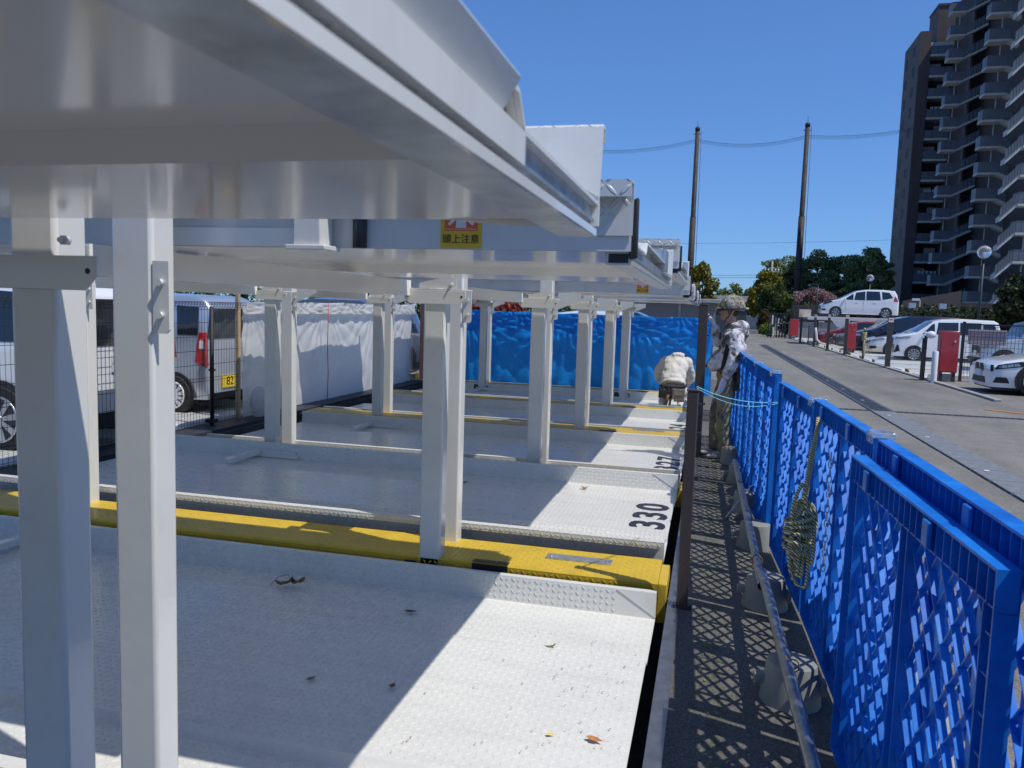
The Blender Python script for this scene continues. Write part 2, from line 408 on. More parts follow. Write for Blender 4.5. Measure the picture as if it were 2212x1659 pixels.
g = MB(); g.box(5.72, 5.86, 18, 66, 0, .05); structure(g, 'far_kerb', 'concrete', bevel=.01)
g = MB(); g.add([(5.0, 16.1, .008), (5.8, 15.55, .008), (5.8, 15.75, .008), (5.0, 16.3, .008)], [(0, 1, 2, 3)])
structure(g, 'orange_road_line', 'leafo')
# gutter channel: cover slabs one by one
gt = thing('gutter_channel', 'dark strip of gutter covers running down the road beside the blue fence', 'gutter', (2.9, 4, 0))
gt['kind'] = 'structure'
def mkgut(y, grate):
    b = MB()
    if grate:
        b.box(-.19, -.151, y+.005, y+.595, -.01, .019); b.box(.151, .19, y+.005, y+.595, -.01, .019); b.box(-.15, .15, y+.005, y+.595, 0, .004)
        for k in range(11): b.box(-.13, .13, y+.03+k*.05, y+.055+k*.05, .004, .02)
        b.box(-.15, -.13, y+.005, y+.595, .004, .02); b.box(.13, .15, y+.005, y+.595, .004, .02)
        return b
    b.box(-.19, .19, y+.006, y+.594, -.02, .018); b.box(-.19, -.14, y+.02, y+.58, .018, .022); return b
ga = mkgut(0, False).mesh('gutter_cover', M['gutter']); gb = mkgut(0, True).mesh('grating', M['grate'])
y = 3.4; k = 0
while y < 46:
    isg = y > 14.5
    o = bpy.data.objects.new('grating' if isg else 'gutter_cover', gb if isg else ga); C.objects.link(o)
    o.parent = gt; o.location = (.13+(3.05-2.9)*0 - (y-4)*.004, y-4, 0); y += .6; k += 1
b = MB()
for i in range(60):
    x = 1.6+i*.11; b.box(x, x+.075, 14.86, 14.94, .006, .014)
b.box(1.5, 8.3, 14.82, 14.98, .002, .006)
structure(b, 'cross_drain', 'grate')
b = MB()
for k in range(10): b.box(2.93, 2.98, 4.5+k*2.4, 4.56+k*2.4, .022, .026)
o = structure(b, 'gutter_marker', 'swhite')

# ------------------------------------------------------------------ parking machine
XE, XB = -0.21, -5.40
def pallet(name, label, cat, group, y0, y1, f, upper, number=None, sticker=False, xb=XB, xe=XE, plain=False):
    """steel car tray: deck with raised middle, two side guards with folded lips"""
    t = thing(name, label, cat, (xe, y0, f), group)
    a, b_ = y0+.075, y1-.045             # wall feet
    hr = .145
    ya, yb, e = a+.46, b_-.62, .035; th = .006; ps = .036
    prof = [(a, 0), (ya, 0), (ya+e, ps), (yb, ps), (yb+e, 0), (b_, 0)]
    m = MB(); n = 24
    top = [(y, f+z) for y, z in prof]; bot = [(y, f+z-th) for y, z in reversed(prof)]
    m.prism(top+bot, 'x', xb, xe); m.build('deck', 'plate' , t)
    if upper:
        m = MB(); h = .03
        pr = [(a-.004, f-h), (ya, f-h), (ya+e, f-h+.036), (yb, f-h+.036), (yb+e, f-h), (b_+.004, f-h)]
        m.prism(pr+[(y, z+.006) for y, z in reversed(pr)], 'x', xb, xe-.07); m.build('underside_plate', 'under', t)
        m = MB(); m.prism([(a, f-h-.032), (b_, f-h-.032), (b_, f-h-.002), (a, f-h-.002)], 'x', xe-.07, xe-.064)
        m.box(xe-.064, xe-.006, a, b_, f-h-.032, f-h-.029); m.box(xe-.064, xe-.006, a, b_, f-h-.007, f-h-.002); m.box(xe-.018, xe-.014, a, b_, f-h-.028, f-.002)
        m.build('end_beam', 'galv', t)
        m = MB(); m.box(xe-.006, xe, y0+.12, y1-.06, f-h-.032, f-h-.020)
        m.build('end_beam_face', 'paint', t)
        m = MB(); m.box(xe-.066, xe-.002, a-.004, a-.0005, f-h-.035, f-h+.001); m.build('tube_end_frame', 'paint', t)
        m = MB(); m.box(xe-.060, xe-.008, a-.007, a-.003, f-h-.029, f-h-.005); m.build('tube_opening', 'ink', t)
        m = MB(); m.prism([(xe-.16, f-h-.012), (xe-.30, f-h+.0), (xb, f-h), (xb, f+.0), (xe, f), (xe, f-h-.012)], 'y', b_+.0045, b_+.012)
        m.build('far_edge_stiffener', 'under', t)
    # near side guard (wall + folded lip hanging outward)
    m = MB(); m.prism([(a, f-.03), (a-.012, f+hr-.004), (a-.016, f+hr), (a-.075, f+hr), (a-.075, f+hr-.042), (a-.070, f+hr-.042), (a-.070, f+hr-.005), (a-.020, f+hr-.005), (a-.006, f-.03)], 'x', xb, xe)
    m.build('side_guard', 'plate', t)
    m = MB(); m.prism([(b_, f-.0), (b_+.022, f+hr-.004), (b_+.026, f+hr), (b_+.052, f+hr), (b_+.052, f+hr-.03), (b_+.047, f+hr-.03), (b_+.047, f+hr-.006), (b_+.030, f+hr-.006), (b_+.006, f-.0)], 'x', xb, xe)
    m.build('side_guard', 'plate', t)
    if upper or True:   # smooth triangular gussets at the entrance
        m = MB(); m.prism([(xe+.001, f+.008), (xe+.001, f+hr-.006), (xe-.22, f+hr-.006)], 'y', 0, .003, Matrix(((1, 0, 0, 0), (0, 1, .15, 0), (0, 0, 1, 0), (0, 0, 0, 1))) )
        for i, v in enumerate(m.v): m.v[i] = (v[0], v[1]-.15*f+b_-.004, v[2])
        m.build('guard_gusset', 'paint', t)
        m = MB(); m.prism([(xe+.001, f+.01), (xe+.001, f+hr-.045), (xe-.1, f+.01)], 'y', a-.02, a-.0165)
        m.build('guard_gusset', 'paint', t)
    # skirt beam under near side; shadow below the lip put into its dark colour
    m = MB(); m.box(xb+.02, xe-.03, a-.004, a+.03, f-.16 if not upper else f-.03, f-.006 if not upper else f-.0305+.004); 
    if not upper: m.build('side_beam', 'darksteel', t)
    if upper:
        # outer cheek plate of the tray, ribs and end gate
        m = MB(); m.box(xb, xe-.002, a-.0135, a-.0115, f-.03, f+hr-.046); m.build('cheek_plate', 'paint', t)
        m = MB(); m.prism([(xe-.02, f+hr-.05), (xe+.012, f+hr-.035), (xe+.014, f-.045), (xe-.006, f-.05)], 'y', a-.012, a+.02)
        m.build('rubber_bumper', 'black', t, bevel=.004)
        m = MB(); m.box(xe-.012, xe+.002, y1-.72, y1-.50, f-.0, f+.095); m.box(xe-.08, xe-.012, y1-.72, y1-.715, f, f+.095)
        m.build('latch_plate', 'galv', t, bevel=.002) if y0 > 0 else None
    if sticker:
        st(t, sx_(y0), a-(.0135 if upper else .0045), f-.027 if upper else f-.15, sticker)
    if number:
        mt = frame4((xe-.145, y0+(1.06 if number == '330' else .91), f+ps+.0025), (0, 1, 0), (-1, 0, 0))
        mt = mt @ Matrix.Translation((0, 0, 0))
        text(number, .345, 'number', t, mt, 'stencilled_number', .0008, .010, 1.30, 1.2)
    # wheel stop bracket at the back
    m = MB(); m.prism([(xb+.9, f+.004), (xb+1.5, f+.004), (xb+1.45, f+.07), (xb+.95, f+.07)], 'y', b_-.03, b_-.005)
    m.box(xb+1.0, xb+1.07, b_-.55, b_-.03, f+.03, f+.07); m.build('wheel_stop', 'paint', t)
    return t
def sx_(y): return -.735 if y < 3 else -.78 if y < 6 else -.72
def st(t, x, y, z, scale):
    """overhead warning sticker: orange pictogram over yellow with black characters"""
    w_, h_ = .125*scale, .165*scale
    m = MB(); m.box(x, x+w_, y-.0016, y-.0006, z, z+h_); s = m.build('warning_sticker', 'sticky', t)
    m = MB(); m.box(x+w_*.1, x+w_*.9, y-.0026, y-.0018, z+h_*.30, z+h_*.95); m.build('sticker_picture', 'orange', s)
    m = MB(); cx = x+w_*.5; u = w_
    for (px0, px1, pz0, pz1) in ((.12, .88, .325, .332), (.12, .88, .915, .922)):
        m.box(x+u*px0, x+u*px1, y-.0034, y-.0028, z+h_*pz0, z+h_*pz1)
    m.prism([(cx-.13*u, z+h_*.35), (cx+.13*u, z+h_*.35), (cx+.10*u, z+h_*.58), (cx-.10*u, z+h_*.58)], 'y', y-.0034, y-.0028)
    m.prism([(cx-.32*u, z+h_*.42), (cx-.27*u, z+h_*.39), (cx-.06*u, z+h_*.53), (cx-.10*u, z+h_*.59)], 'y', y-.0034, y-.0028)
    m.prism([(cx+.32*u, z+h_*.42), (cx+.27*u, z+h_*.39), (cx+.06*u, z+h_*.53), (cx+.10*u, z+h_*.59)], 'y', y-.0034, y-.0028)
    m.prism([(cx+.09*u*math.cos(a), z+h_*.66+.09*u*math.sin(a)) for a in [k*math.pi/6 for k in range(12)]], 'y', y-.0034, y-.0028)
    m.prism([(cx-.05*u, z+h_*.80), (cx+.2*u, z+h_*.76), (cx+.2*u, z+h_*.80), (cx+.12*u, z+h_*.90), (cx+.02*u, z+h_*.86)], 'y', y-.0034, y-.0028)
    m.build('person_pictogram', 'swhite', s)
    text('頭上注意', .225*w_, 'ink', s, frame4((x+w_*.5, y-.003, z+h_*.15), (1, 0, 0), (0, 0, 1)), 'sticker_lettering', .0004, .0)
gl = 'ground level car trays of the parking machine'
tray0 = pallet('car_tray', 'nearest ground level car tray, shiny white checker plate with scattered leaves', 'car tray', gl, 1.95, 4.30, -.075, False)
tray1 = pallet('car_tray', 'white ground level car tray with the number 330', 'car tray', gl, 4.88, 7.05, .03, False, '330', .85)
pallet('car_tray', 'white ground level tray directly behind the one marked 330', 'car tray', gl, 7.62, 9.78, -.05, False, '327')
pallet('car_tray', 'white ground level tray just this side of the kneeling worker', 'car tray', gl, 10.35, 12.42, -.05, False, '324')
pallet('car_tray', 'farthest ground level car tray, under the kneeling worker beside the blue tarp', 'car tray', gl, 12.98, 15.02, -.05, False, '321')
ul = 'upper car trays of the parking machine'
up0 = pallet('upper_car_tray', 'nearest overhead car tray, its glossy grey underside filling the top left', 'car tray', ul, -.78, 1.50, 1.797, True)
up1 = pallet('upper_car_tray', 'overhead car tray with the large orange and yellow warning sticker', 'car tray', ul, 2.02, 4.27, 1.786, True, None, .95)
up2 = pallet('upper_car_tray', 'raised third overhead car tray with a checker plate lip against the sky', 'car tray', ul, 4.98, 7.12, 1.91, True)
pallet('upper_car_tray', 'overhead car tray with the small warning sticker near the tree', 'car tray', ul, 7.72, 9.80, 1.812, True, None, .95)
pallet('upper_car_tray', 'overhead car tray second from the blue tarp', 'car tray', ul, 10.35, 12.45, 1.812, True)
pallet('upper_car_tray', 'farthest overhead car tray, right above the blue tarp', 'car tray', ul, 13.02, 15.0, 1.812, True)
m = MB(); m.box(-1.13, -1.05, 1.985, 2.06, 1.757, 1.90); m.box(-1.15, -1.03, 1.975, 2.07, 1.742, 1.7565); m.build('guide_bracket', 'paint', up1, bevel=.003)
m = MB(); m.prism([(-1.60, 1.757), (-1.16, 1.757), (-1.16, 1.79), (-1.18, 1.81), (-1.60, 1.81)], 'y', 2.07, 2.075); m.build('stiffener_plate', 'under', up1)
m = MB(); m.tube([(-.97, 2.068, 1.755), (-.97, 2.068, 1.86)], .02, 10); m.build('guide_roller', 'darksteel', up1)
# raised entrance flap on the nearest upper tray
m = MB(); m.prism([(XE-.018, 1.793), (XE-.013, 1.793), (XE+.010, 1.833), (XE+.008, 1.837), (XE+.004, 1.835)], 'y', -.9, .80)
o = m.build('entrance_flap', 'paint', up0)
m = MB(); m.box(XE-.03, XE+.0025, -.78, .86, 1.756, 1.792); m.build('edge_flange', 'plate', up0)

# real raised tread lenses where they show singly: nearest tray, nearest yellow beam, lip of tray 330
def tread(parent, surfs, mat, cell=.034):
    vs, fs = [], []
    for o_, ex, ey, nx, ny in surfs:
        o_, ex, ey = Vector(o_), Vector(ex).normalized(), Vector(ey).normalized(); nz_ = ex.cross(ey)
        for i in range(nx):
            for j in range(ny):
                c_ = o_+ex*(i+.5)*cell+ey*(j+.5)*cell; a = math.pi/4 if (i+j) % 2 else -math.pi/4
                d = ex*math.cos(a)+ey*math.sin(a); e = ex*-math.sin(a)+ey*math.cos(a); L_, W2, h = .0150, .0052, .0032
                k = len(vs)
                vs += [c_+d*L_, c_+d*L_*.5+e*W2, c_-d*L_*.5+e*W2, c_-d*L_, c_-d*L_*.5-e*W2, c_+d*L_*.5-e*W2, c_+d*L_*.45+nz_*h, c_-d*L_*.45+nz_*h]
                fs += [(k, k+1, k+6), (k+1, k+2, k+7, k+6), (k+2, k+3, k+7), (k+3, k+4, k+7), (k+4, k+5, k+6, k+7), (k+5, k, k+6)]
    m = MB(); m.add(vs, fs, True); o = m.build('raised_tread', mat, parent); o['kind'] = 'stuff'; return o
def flatten(parent, names, mat):
    for ch in parent.children:
        if ch.name.split('.')[0] in names: ch.data.materials[0] = M[mat]
f_ = -.075; xl = -4.2
flatten(tray0, ('deck', 'side_guard'), 'pflat')
tread(tray0, [((xl, 2.03, f_), (1, 0, 0), (0, 1, 0), 117, 13), ((xl, 2.53, f_+.036), (1, 0, 0), (0, 1, 0), 117, 32), ((xl, 3.675, f_), (1, 0, 0), (0, 1, 0), 117, 17),
              ((xl, 2.487, f_+.001), (1, 0, 0), (0, .035, .036), 117, 1), ((xl, 4.2555, f_+.006), (1, 0, 0), (0, .15, 1), 111, 4)], 'pflat')
tread(tray1, [((xl, 4.8795, .03+.105), (1, 0, 0), (0, 0, 1), 117, 1)], 'pflat', .034)
# yellow walk-on beams between trays
def ybeam(y0, y1, label, xb=XB, xe=-.16, z=.095, plate_x=(-.90, -.50), full=True):
    t = thing('yellow_beam', label, 'beam', (xe, y0, 0), 'yellow checker plate beams between the trays')
    m = MB(); m.prism([(y0, -.14), (y0, z-.012), (y0+.012, z), (y1-.01, z), (y1, z-.012), (y1, -.1), (y1-.006, -.1), (y1-.006, z-.01), (y0+.006, z-.01), (y0+.006, -.14)], 'x', xb, xe-.05)
    m.build('beam_cover', 'yplate', t)
    m = MB(); m.prism([(y0, -.14), (y0, z-.012), (y0+.012, z), (y1-.1, z), (y1-.02, z-.05), (y1-.02, -.14)], 'x', xe-.0495, xe)
    m.build('end_cap', 'yellow', t, bevel=.004)
    m = MB(); m.box(xe+.0, xe+.02, y0+.03, y0+.16, -.2, -.04)
    for k in (0, 1): m.cyl((xe+.0, y0+.06, -.02-k*.1), .009, .028, 'x', 8)
    m.build('end_bracket', 'yellow', t, bevel=.002)
    m = MB(); m.box(plate_x[0], plate_x[1], y0+.20, y0+.30, z+.001, z+.006)
    for q in (.03, .37): m.cyl((plate_x[0]+q, y0+.25, z+.006), .008, .006, 'z', 8)
    m.build('cover_plate', 'galv', t)
    m = MB(); m.box(-1.30, -1.08, y0-.004, y0-.001, z-.07, z-.008); m.box(-1.30, -1.08, y0+.0, y0+.05, z+.0012, z+.003); m.build('black_notch', 'ink', t)
    return t
yb0 = ybeam(4.37, 4.80, 'nearest yellow checker plate beam, partly in sun, between the near tray and tray 330')
ybeam(7.13, 7.52, 'yellow beam hidden low between tray 330 and tray 327', z=.03)
ybeam(9.86, 10.22, 'yellow beam just beyond tray 327')
ybeam(12.50, 12.85, 'yellow beam at the kneeling worker\'s tool belt')
ybeam(15.10, 15.40, 'farthest yellow beam along the foot of the blue tarp')

tread(yb0, [((xl, 4.39, .0955), (1, 0, 0), (0, 1, 0), 117, 11), ((xl, 4.3695, .046), (1, 0, 0), (0, 0, 1), 117, 1)], 'yellow')
flatten(yb0, ('beam_cover',), 'yellow')
# columns in pairs
CW, CD, CT = .067, .05, 1.70
def column(x, y, label, front, grp, zb=-.3, arm=True, CT=1.70):
    t = thing('steel_column', label, 'column', (x, y, 0), grp)
    m = MB(); m.box(x-CW, x+CW, y-CD, y+CD, zb, CT); m.build('post', 'paint', t, bevel=.012, seg=3)
    if front:
        m = MB(); m.prism([(x-.19, 1.69), (x-.19, 1.645), (x-.155, 1.61), (x+.155, 1.61), (x+.19, 1.645), (x+.19, 1.69)], 'y', y-CD-.008, y-CD-.001)
        m.build('cap_bracket', 'paint', t, bevel=.0015)
        m = MB(); m.box(x-.17, x+.17, y-CD-.007, y+CD+.1, 1.6915, 1.70); m.build('top_flange', 'paint', t, bevel=.0015) if CT < 1.8 else None
        m = MB()
        for s_ in (-1, 1): m.cyl((x+s_*.165, y-CD-.0095, 1.655), .007, .0015, 'y', 8)
        m.build('bolt_hole', 'ink', t)
        m = MB(); m.prism([(x-.10, 1.703), (x+.13, 1.703), (x+.13, 1.76), (x+.02, 1.76), (x-.1, 1.73)], 'y', y-CD+.004, y-CD+.010); m.build('web_plate', 'paint', t) if CT < 1.8 else None
        m = MB(); m.tube([(x+.10, y-CD-.012, 1.725), (x+.10, y-CD+.004, 1.725)], .012, 6); m.tube([(x+.10, y-CD-.022, 1.725), (x+.10, y-CD-.012, 1.725)], .006, 8)
        m.build('bolt', 'paint', t)
        for s_ in (-1, 1):
            m = MB(); cx = x+s_*.10
            m.prism([(cx-.05, -.02), (cx+.05, -.02), (cx+.045, .04), (cx+(-.02 if s_ > 0 else .02), .07), (cx-.045, .07) if s_ < 0 else (cx+.045, .0), ], 'y', y-CD-.03, y-CD-.022)
            m.build('foot_bracket', 'darksteel', t)
    else:
        m = MB(); m.prism([(x+CW+.002, 1.50), (x+CW+.045, 1.50), (x+CW+.055, 1.51), (x+CW+.055, 1.70), (x+CW+.002, 1.70)], 'y', y-CD, y-CD+.008)
        if arm: m.prism([(x+CW+.055, 1.60), (x+CW+.055, 1.76), (x+.34, 1.76), (x+.34, 1.69)], 'y', y-CD, y-CD+.006)
        m.build('cantilever_arm', 'paint', t, bevel=.001)
        m = MB()
        for z in (1.55, 1.64): m.tube([(x+CW+.03, y-CD-.012, z), (x+CW+.03, y-CD, z)], .011, 6)
        m.build('bolt', 'paint', t)
    return t
XC, XR = -1.57, -4.37
CY = [1.60, 4.42, 7.27, 9.95, 12.60, 15.06]
nm = ['at the left edge of the picture', 'in the middle of the picture by the nearest yellow beam', 'between trays 330 and 327', 'behind tray 327', 'third from the blue tarp side by the far yellow beam', 'right in front of the blue tarp']
ns = ['at the left picture edge', 'in mid picture by the yellow beam', 'between trays 330 and 327', 'behind tray 327', 'third from the blue tarp', 'right before the blue tarp']
for i, y in enumerate(CY):
    column(XC, y, 'front row column facing us, ' + ns[i], True, 'front row of columns', CT=1.93 if i == 0 else 1.70)
    column(XC+(.0 if i else .0), y+.33, 'rear one of the front row pair ' + ns[i], False, 'front row of columns', arm=i >= 2, CT=1.95)
nr = ['far left behind the big column', 'left of the second big column', 'left of centre in front of the white sheet', 'near the end of the white sheet', 'standing before the maroon cabinet', 'before the left end of the blue tarp']
for i, y in enumerate(CY):
    column(XR, y, 'back row column facing us, ' + nr[i], True, 'rear row of columns')
    column(XR, y+.33, 'rear one of the back row pair, ' + nr[i], False, 'rear row of columns', arm=i >= 2, CT=1.95)
# beams
for x, s_ in ((XC-.16, 'front'), (XR-.16, 'rear')):
    for i in range(5):
        y0, y1 = CY[i]+.4, CY[i+1]-.04
        t = thing('cross_beam', 'white channel beam under the upper trays, %s row, %s' % (s_, ['nearest span', 'second span', 'third span', 'fourth span', 'last span before the tarp'][i]), 'beam', (x, y0, 1.7), 'channel beams between the columns')
        m = MB(); m.box(x, x+.006, y0-.1, y1, 1.655, 1.745); m.build('web', 'under', t)
        m = MB(); m.box(x-.05, x-.0005, y0-.1, y1, 1.655, 1.661); m.build('flange', 'under', t)
        m = MB(); m.box(x-.05, x-.0005, y0-.1, y1, 1.739, 1.745); m.build('flange', 'under', t)

# ------------------------------------------------------------------ blue plastic barrier panels
def clip(u0, u1, z0, z1, px, pz, dx, dz):
    t0, t1 = -9, 9
    for p, d, a, b in ((px, dx, u0, u1), (pz, dz, z0, z1)):
        ta, tb = sorted(((a-p)/d, (b-p)/d)); t0 = max(t0, ta); t1 = min(t1, tb)
    return (t0, t1) if t1-t0 > .02 else None
def barrier(A, B_, label, H=1.15, z0=.06, tilt=0.0, block=False, cap=True, kick=True, pitch_=.118):
    A = Vector((A[0], A[1], 0)); B_ = Vector((B_[0], B_[1], 0)); L = (B_-A).length; u = (B_-A).normalized()
    n = Vector((0, 0, 1)).cross(u)                      # +n = right/left side of the run
    if n.x > 0: n = -n                                   # n points to the walkway (-X)
    T = Matrix.Translation(A) @ Matrix(((u.x, n.x, 0, 0), (u.y, n.y, 0, 0), (0, 0, 1, 0), (0, 0, 0, 1))) @ Matrix.Rotation(tilt, 4, 'X')
    t = thing('plastic_barrier', label, 'barrier', tuple(A), 'blue plastic barrier panels along the walkway')
    D = .046; rim = .085
    m = MB()
    m.box(0, L, 0, D, H-.007, H, T); m.box(0, L, 0, .004, H-rim, H-.007, T); m.box(0, L, .004, D*.8, H-rim-.004, H-rim, T)
    m.box(0, L, 0, D, z0, z0+.006, T); m.box(0, L, 0, .004, z0+.006, z0+.05, T)
    for a in (0, L-.006): m.box(a, a+.006, 0, D, z0, H-.007, T)
    for a in (.006, L-.075): m.box(a, a+.069, 0, .004, z0, H-rim, T)
    for a in (.075, L-.079, L/2-.03, L/2+.03): m.box(a, a+.004, .0, D*.8, z0, H-rim, T)
    m.box(L/2-.03, L/2+.034, 0, .004, z0, H-rim, T)
    m.build('frame', 'blue', t)
    m = MB(); k = .05
    while k < L-.03:
        m.box(k, k+.003, .004, D*.92, H-rim, H-.007, T); k += .052
    k = z0+.07
    while k < H-rim:
        for a in (.006, L-.075): m.box(a, a+.069, .004, D*.7, k, k+.003, T)
        k += .085
    m.build('stiffening_ribs', 'blue', t)
    # moulded lattice: two crossing families of deep thin slats and a few flat uprights
    for fam, (ang, d0, d1, th) in enumerate(((50, .004, .024, .0035), (-50, .002, .018, .005))):
        m = MB(); ca, sa = math.cos(R_(ang)), math.sin(R_(ang)); nx, nz = -sa, ca
        for half in ((.079, L/2-.03), (L/2+.034, L-.079)):
            u0_, u1_ = half; step = pitch_*.78; cx, cz = (u0_+u1_)/2, (z0+H-rim)/2
            for i in range(-14, 15):
                px, pz = cx+nx*i*step, cz+nz*i*step
                q = clip(u0_, u1_, z0+.02, H-rim, px, pz, ca, sa)
                if not q: continue
                c_ = [Vector((px+ca*s_+nx*e, 0, pz+sa*s_+nz*e)) for s_ in q for e in (-th/2, th/2)]
                vs = [T @ Vector((v.x, d, v.z)) for d in (d0, d1) for v in (c_[0], c_[1], c_[3], c_[2])]
                m.add(vs, [(0, 1, 2, 3), (7, 6, 5, 4), (0, 4, 5, 1), (1, 5, 6, 2), (2, 6, 7, 3), (3, 7, 4, 0)])
        m.build('lattice_slats', 'blue', t)
    m = MB()
    for half in ((.079, L/2-.03), (L/2+.034, L-.079)):
        k = half[0]+.07
        while k < half[1]-.05: m.box(k, k+.020, .0, .012, z0, H-rim, T); k += .24
    m.build('upright_slats', 'blue', t)
    if kick:
        m = MB()
        for a, b in ((.079, L/2-.03), (L/2+.034, L-.079)):
            pts = [(a, z0), (b, z0)]
            for i in range(9):
                f = i/8; pts.append((b-(b-a)*f, z0+.04+.22*math.sin(math.pi*(.12+.5*(f if u.y > 0 else f)))**1.3))
            m.prism(pts, 'y', .010, .014, T)
        m.build('kick_board', 'blue', t)
    if cap:
        m = MB(); m.box(-.045, .045, -.016, D+.012, H+.0015, H+.022, T)
        for k in range(5): m.box(-.04+k*.018, -.034+k*.018, D+.012, D+.018, H-.02, H+.02, T)
        o = m.build('clear_cap', 'clear', t, bevel=.005)
    if block:
        m = MB(); m.build('x', 'blue', t) if False else None
        for q in (.3, .78): m = MB(); m.box(L*q, L*q+.045, D, D+.012, H-.075, H-.01, T); m.build('joint_lug', 'blue', t, bevel=.003)
    return t
barrier((.70, .10), (.665, 1.52), 'blue barrier panel of the rear line nearest the camera, lower right corner', 1.19, block=True)
barrier((.662, 1.56), (.625, 2.92), 'blue barrier panel of the rear line right behind the doubled panel', 1.19, block=True)
barrier((.622, 2.96), (.575, 4.22), 'blue barrier panel with the rope and the chain hanging on its far side', 1.19, block=True)
barrier((.572, 4.26), (.505, 5.46), 'blue barrier panel the pale blue cord is tied to', 1.17, block=True)
barrier((.475, 5.62), (.425, 6.62), 'blue barrier panel with the broad flat end post, first of the far group', 1.215)
barrier((.42, 6.66), (.385, 7.62), 'blue barrier panel just behind the standing worker\'s legs', 1.215)
barrier((.38, 7.66), (.36, 8.95), 'blue barrier panel right behind the standing worker\'s back', 1.215)
barrier((.36, 9.0), (.335, 10.5), 'last blue barrier panel of the far group, beyond the standing worker', 1.215)
barrier((.30, 12.0), (.26, 13.4), 'blue barrier panel seen in the gap between brown post and standing worker', 1.215)
barrier((.605, 1.66), (.545, 2.92), 'loose blue barrier panel standing in front of the line, closest to the camera', 1.13, cap=False, block=True)
m = MB(); m.box(.44, .487, 5.60, 5.612, .02, 1.213)
o = m.build('end_post', 'blue', None); tag(o, 'flat blue end plate of the far barrier group facing the camera', 'post')

# weights, pipes
def weight(x, y, label, s=1.0):
    t = thing('weight_block', label, 'weight', (x, y, 0), 'grey weight blocks at the foot of the barrier')
    m = MB(); m.tube([(x, y, 0), (x, y, .03*s), (x, y, .17*s), (x, y, .198*s), (x, y, .205*s)], [.145*s, .142*s, .122*s, .115*s, .100*s], 28)
    m.build('body', 'weight', t, angle=40)
    m = MB(); m.box(x-.175*s, x-.125*s, y-.025, y+.025, .08*s, .125*s); m.build('lug', 'weight', t, bevel=.006)
    m = MB(); m.box(x+.125*s, x+.16*s, y-.03, y+.03, .05*s, .12*s); m.build('lug', 'weight', t, bevel=.006)
wl = ['nearest grey weight block under the pipe at the fence foot', 'grey weight block below the hanging rope', 'grey weight block crossed by the flat steel strap', 'grey weight block one before the steel strap, half in shade', 'small grey weight block near the worker\'s heel', 'grey weight block right behind the worker\'s shoe']
for (x, y), l in zip(((.405, 3.36), (.37, 4.45), (.375, 5.6), (.365, 6.6), (.35, 7.75), (.29, 8.75)), wl): weight(x, y, l, .86)
def pipe(p, q, label):
    p, q = Vector(p), Vector(q); t = thing('steel_pipe', label, 'pipe', tuple(p), 'steel pipes lying on the weight blocks')
    m = MB(); m.tube([p, q], .0245, 18, cap=False); m.build('pipe_wall', 'steel', t)
    m = MB(); d = (q-p).normalized(); m.tube([p-d*.001, q+d*.001], .021, 18, cap=False); m.tube([p+d*.02, p+d*.021], .0215, 12); m.build('bore', 'ink', t)
pipe((.40, 1.5, .22), (.335, 4.30, .24), 'nearest steel pipe lying along the foot of the blue barrier')
pipe((.335, 4.22, .19), (.29, 7.6, .235), 'farther steel pipe running on towards the worker')
for k, (x, y, z) in enumerate(((.385, 3.2, .22), (.33, 4.6, .21), (.31, 6.6, .22))):
    m = MB(); m.tube([(x+.028*math.cos(a), y+.004*math.sin(3*a), z+.028*math.sin(a)) for a in [i*math.pi/6 for i in range(12)]], .003, 5, closed=True)
    m.tube([(x-.01, y, z+.028), (x-.03, y-.02, z+.045), (x-.02, y-.04, z+.03)], .003, 5)
    tag(m.build('binding_wire', 'leafb', None), ['rusty wire twisted round the pipe over the nearest weight', 'rusty wire twisted round the pipe by the rope', 'rusty wire round the pipe near the strap'][k], 'wire')
m = MB(); T = Matrix.Translation((.29, 6.35, .14)) @ Matrix.Rotation(R_(-52), 4, 'Y') @ Matrix.Rotation(R_(25), 4, 'Z')
m.box(-.17, .17, -.02, .02, 0, .005, T); m.box(-.12, .12, -.005, .005, .005, .007, T)
tag(m.build('steel_strap', 'galv', None), 'slotted flat steel strap leaning against the pipe', 'strap')
# hanging rope
t = thing('rope_bundle', 'yellow and black twisted rope hanging knotted from the blue barrier', 'rope', (.45, 3.75, .8))
m = MB(); m.tube([(.505, 3.86, 1.14), (.50, 3.83, 1.09), (.475, 3.78, .98), (.455, 3.72, .85), (.44, 3.70, .76)], .008, 8)
m.tube([(.51, 3.85, 1.13), (.49, 3.80, 1.0), (.47, 3.75, .88), (.455, 3.70, .76)], .008, 8); m.build('hanging_strand', 'rope', t)
m = MB()
for k in range(11):
    ph = rng.uniform(0, 6); pts = []
    cx = .425+.012*(k % 4)-.008; r = .020+.009*(k % 4)
    for i in range(16):
        a = 2*math.pi*i/16
        pts.append((cx+r*math.cos(a)+.006*math.sin(3*a+ph), 3.66+.03*math.sin(a+ph)+.010*math.cos(2*a+ph), .60+(.10+.015*(k % 5))*math.sin(a*1.0+.3*math.sin(ph))+.012*k-.05*(k % 3)))
    m.tube(pts, .0085, 8, closed=True)
for k in range(5):
    m.tube([(.425+.055*math.cos(a), 3.66+.05*math.sin(a), .70-.033*k+.014*math.cos(a+k)) for a in [2*math.pi*i/16 for i in range(16)]], .0085, 8, closed=True)
m.build('coil', 'rope', t)
t = thing('chain', 'thin steel chain hanging on the inside of the blue barrier', 'chain', (.53, 3.55, .8)); m = MB()
for k in range(16):
    z = 1.02-.032*k; a = k % 2
    m.tube([(.520+(.008*math.cos(q) if a else .0), 3.5+(0 if a else .008*math.cos(q)), z+.019*math.sin(q)) for q in [i*math.pi/4 for i in range(8)]], .0024, 5, closed=True)
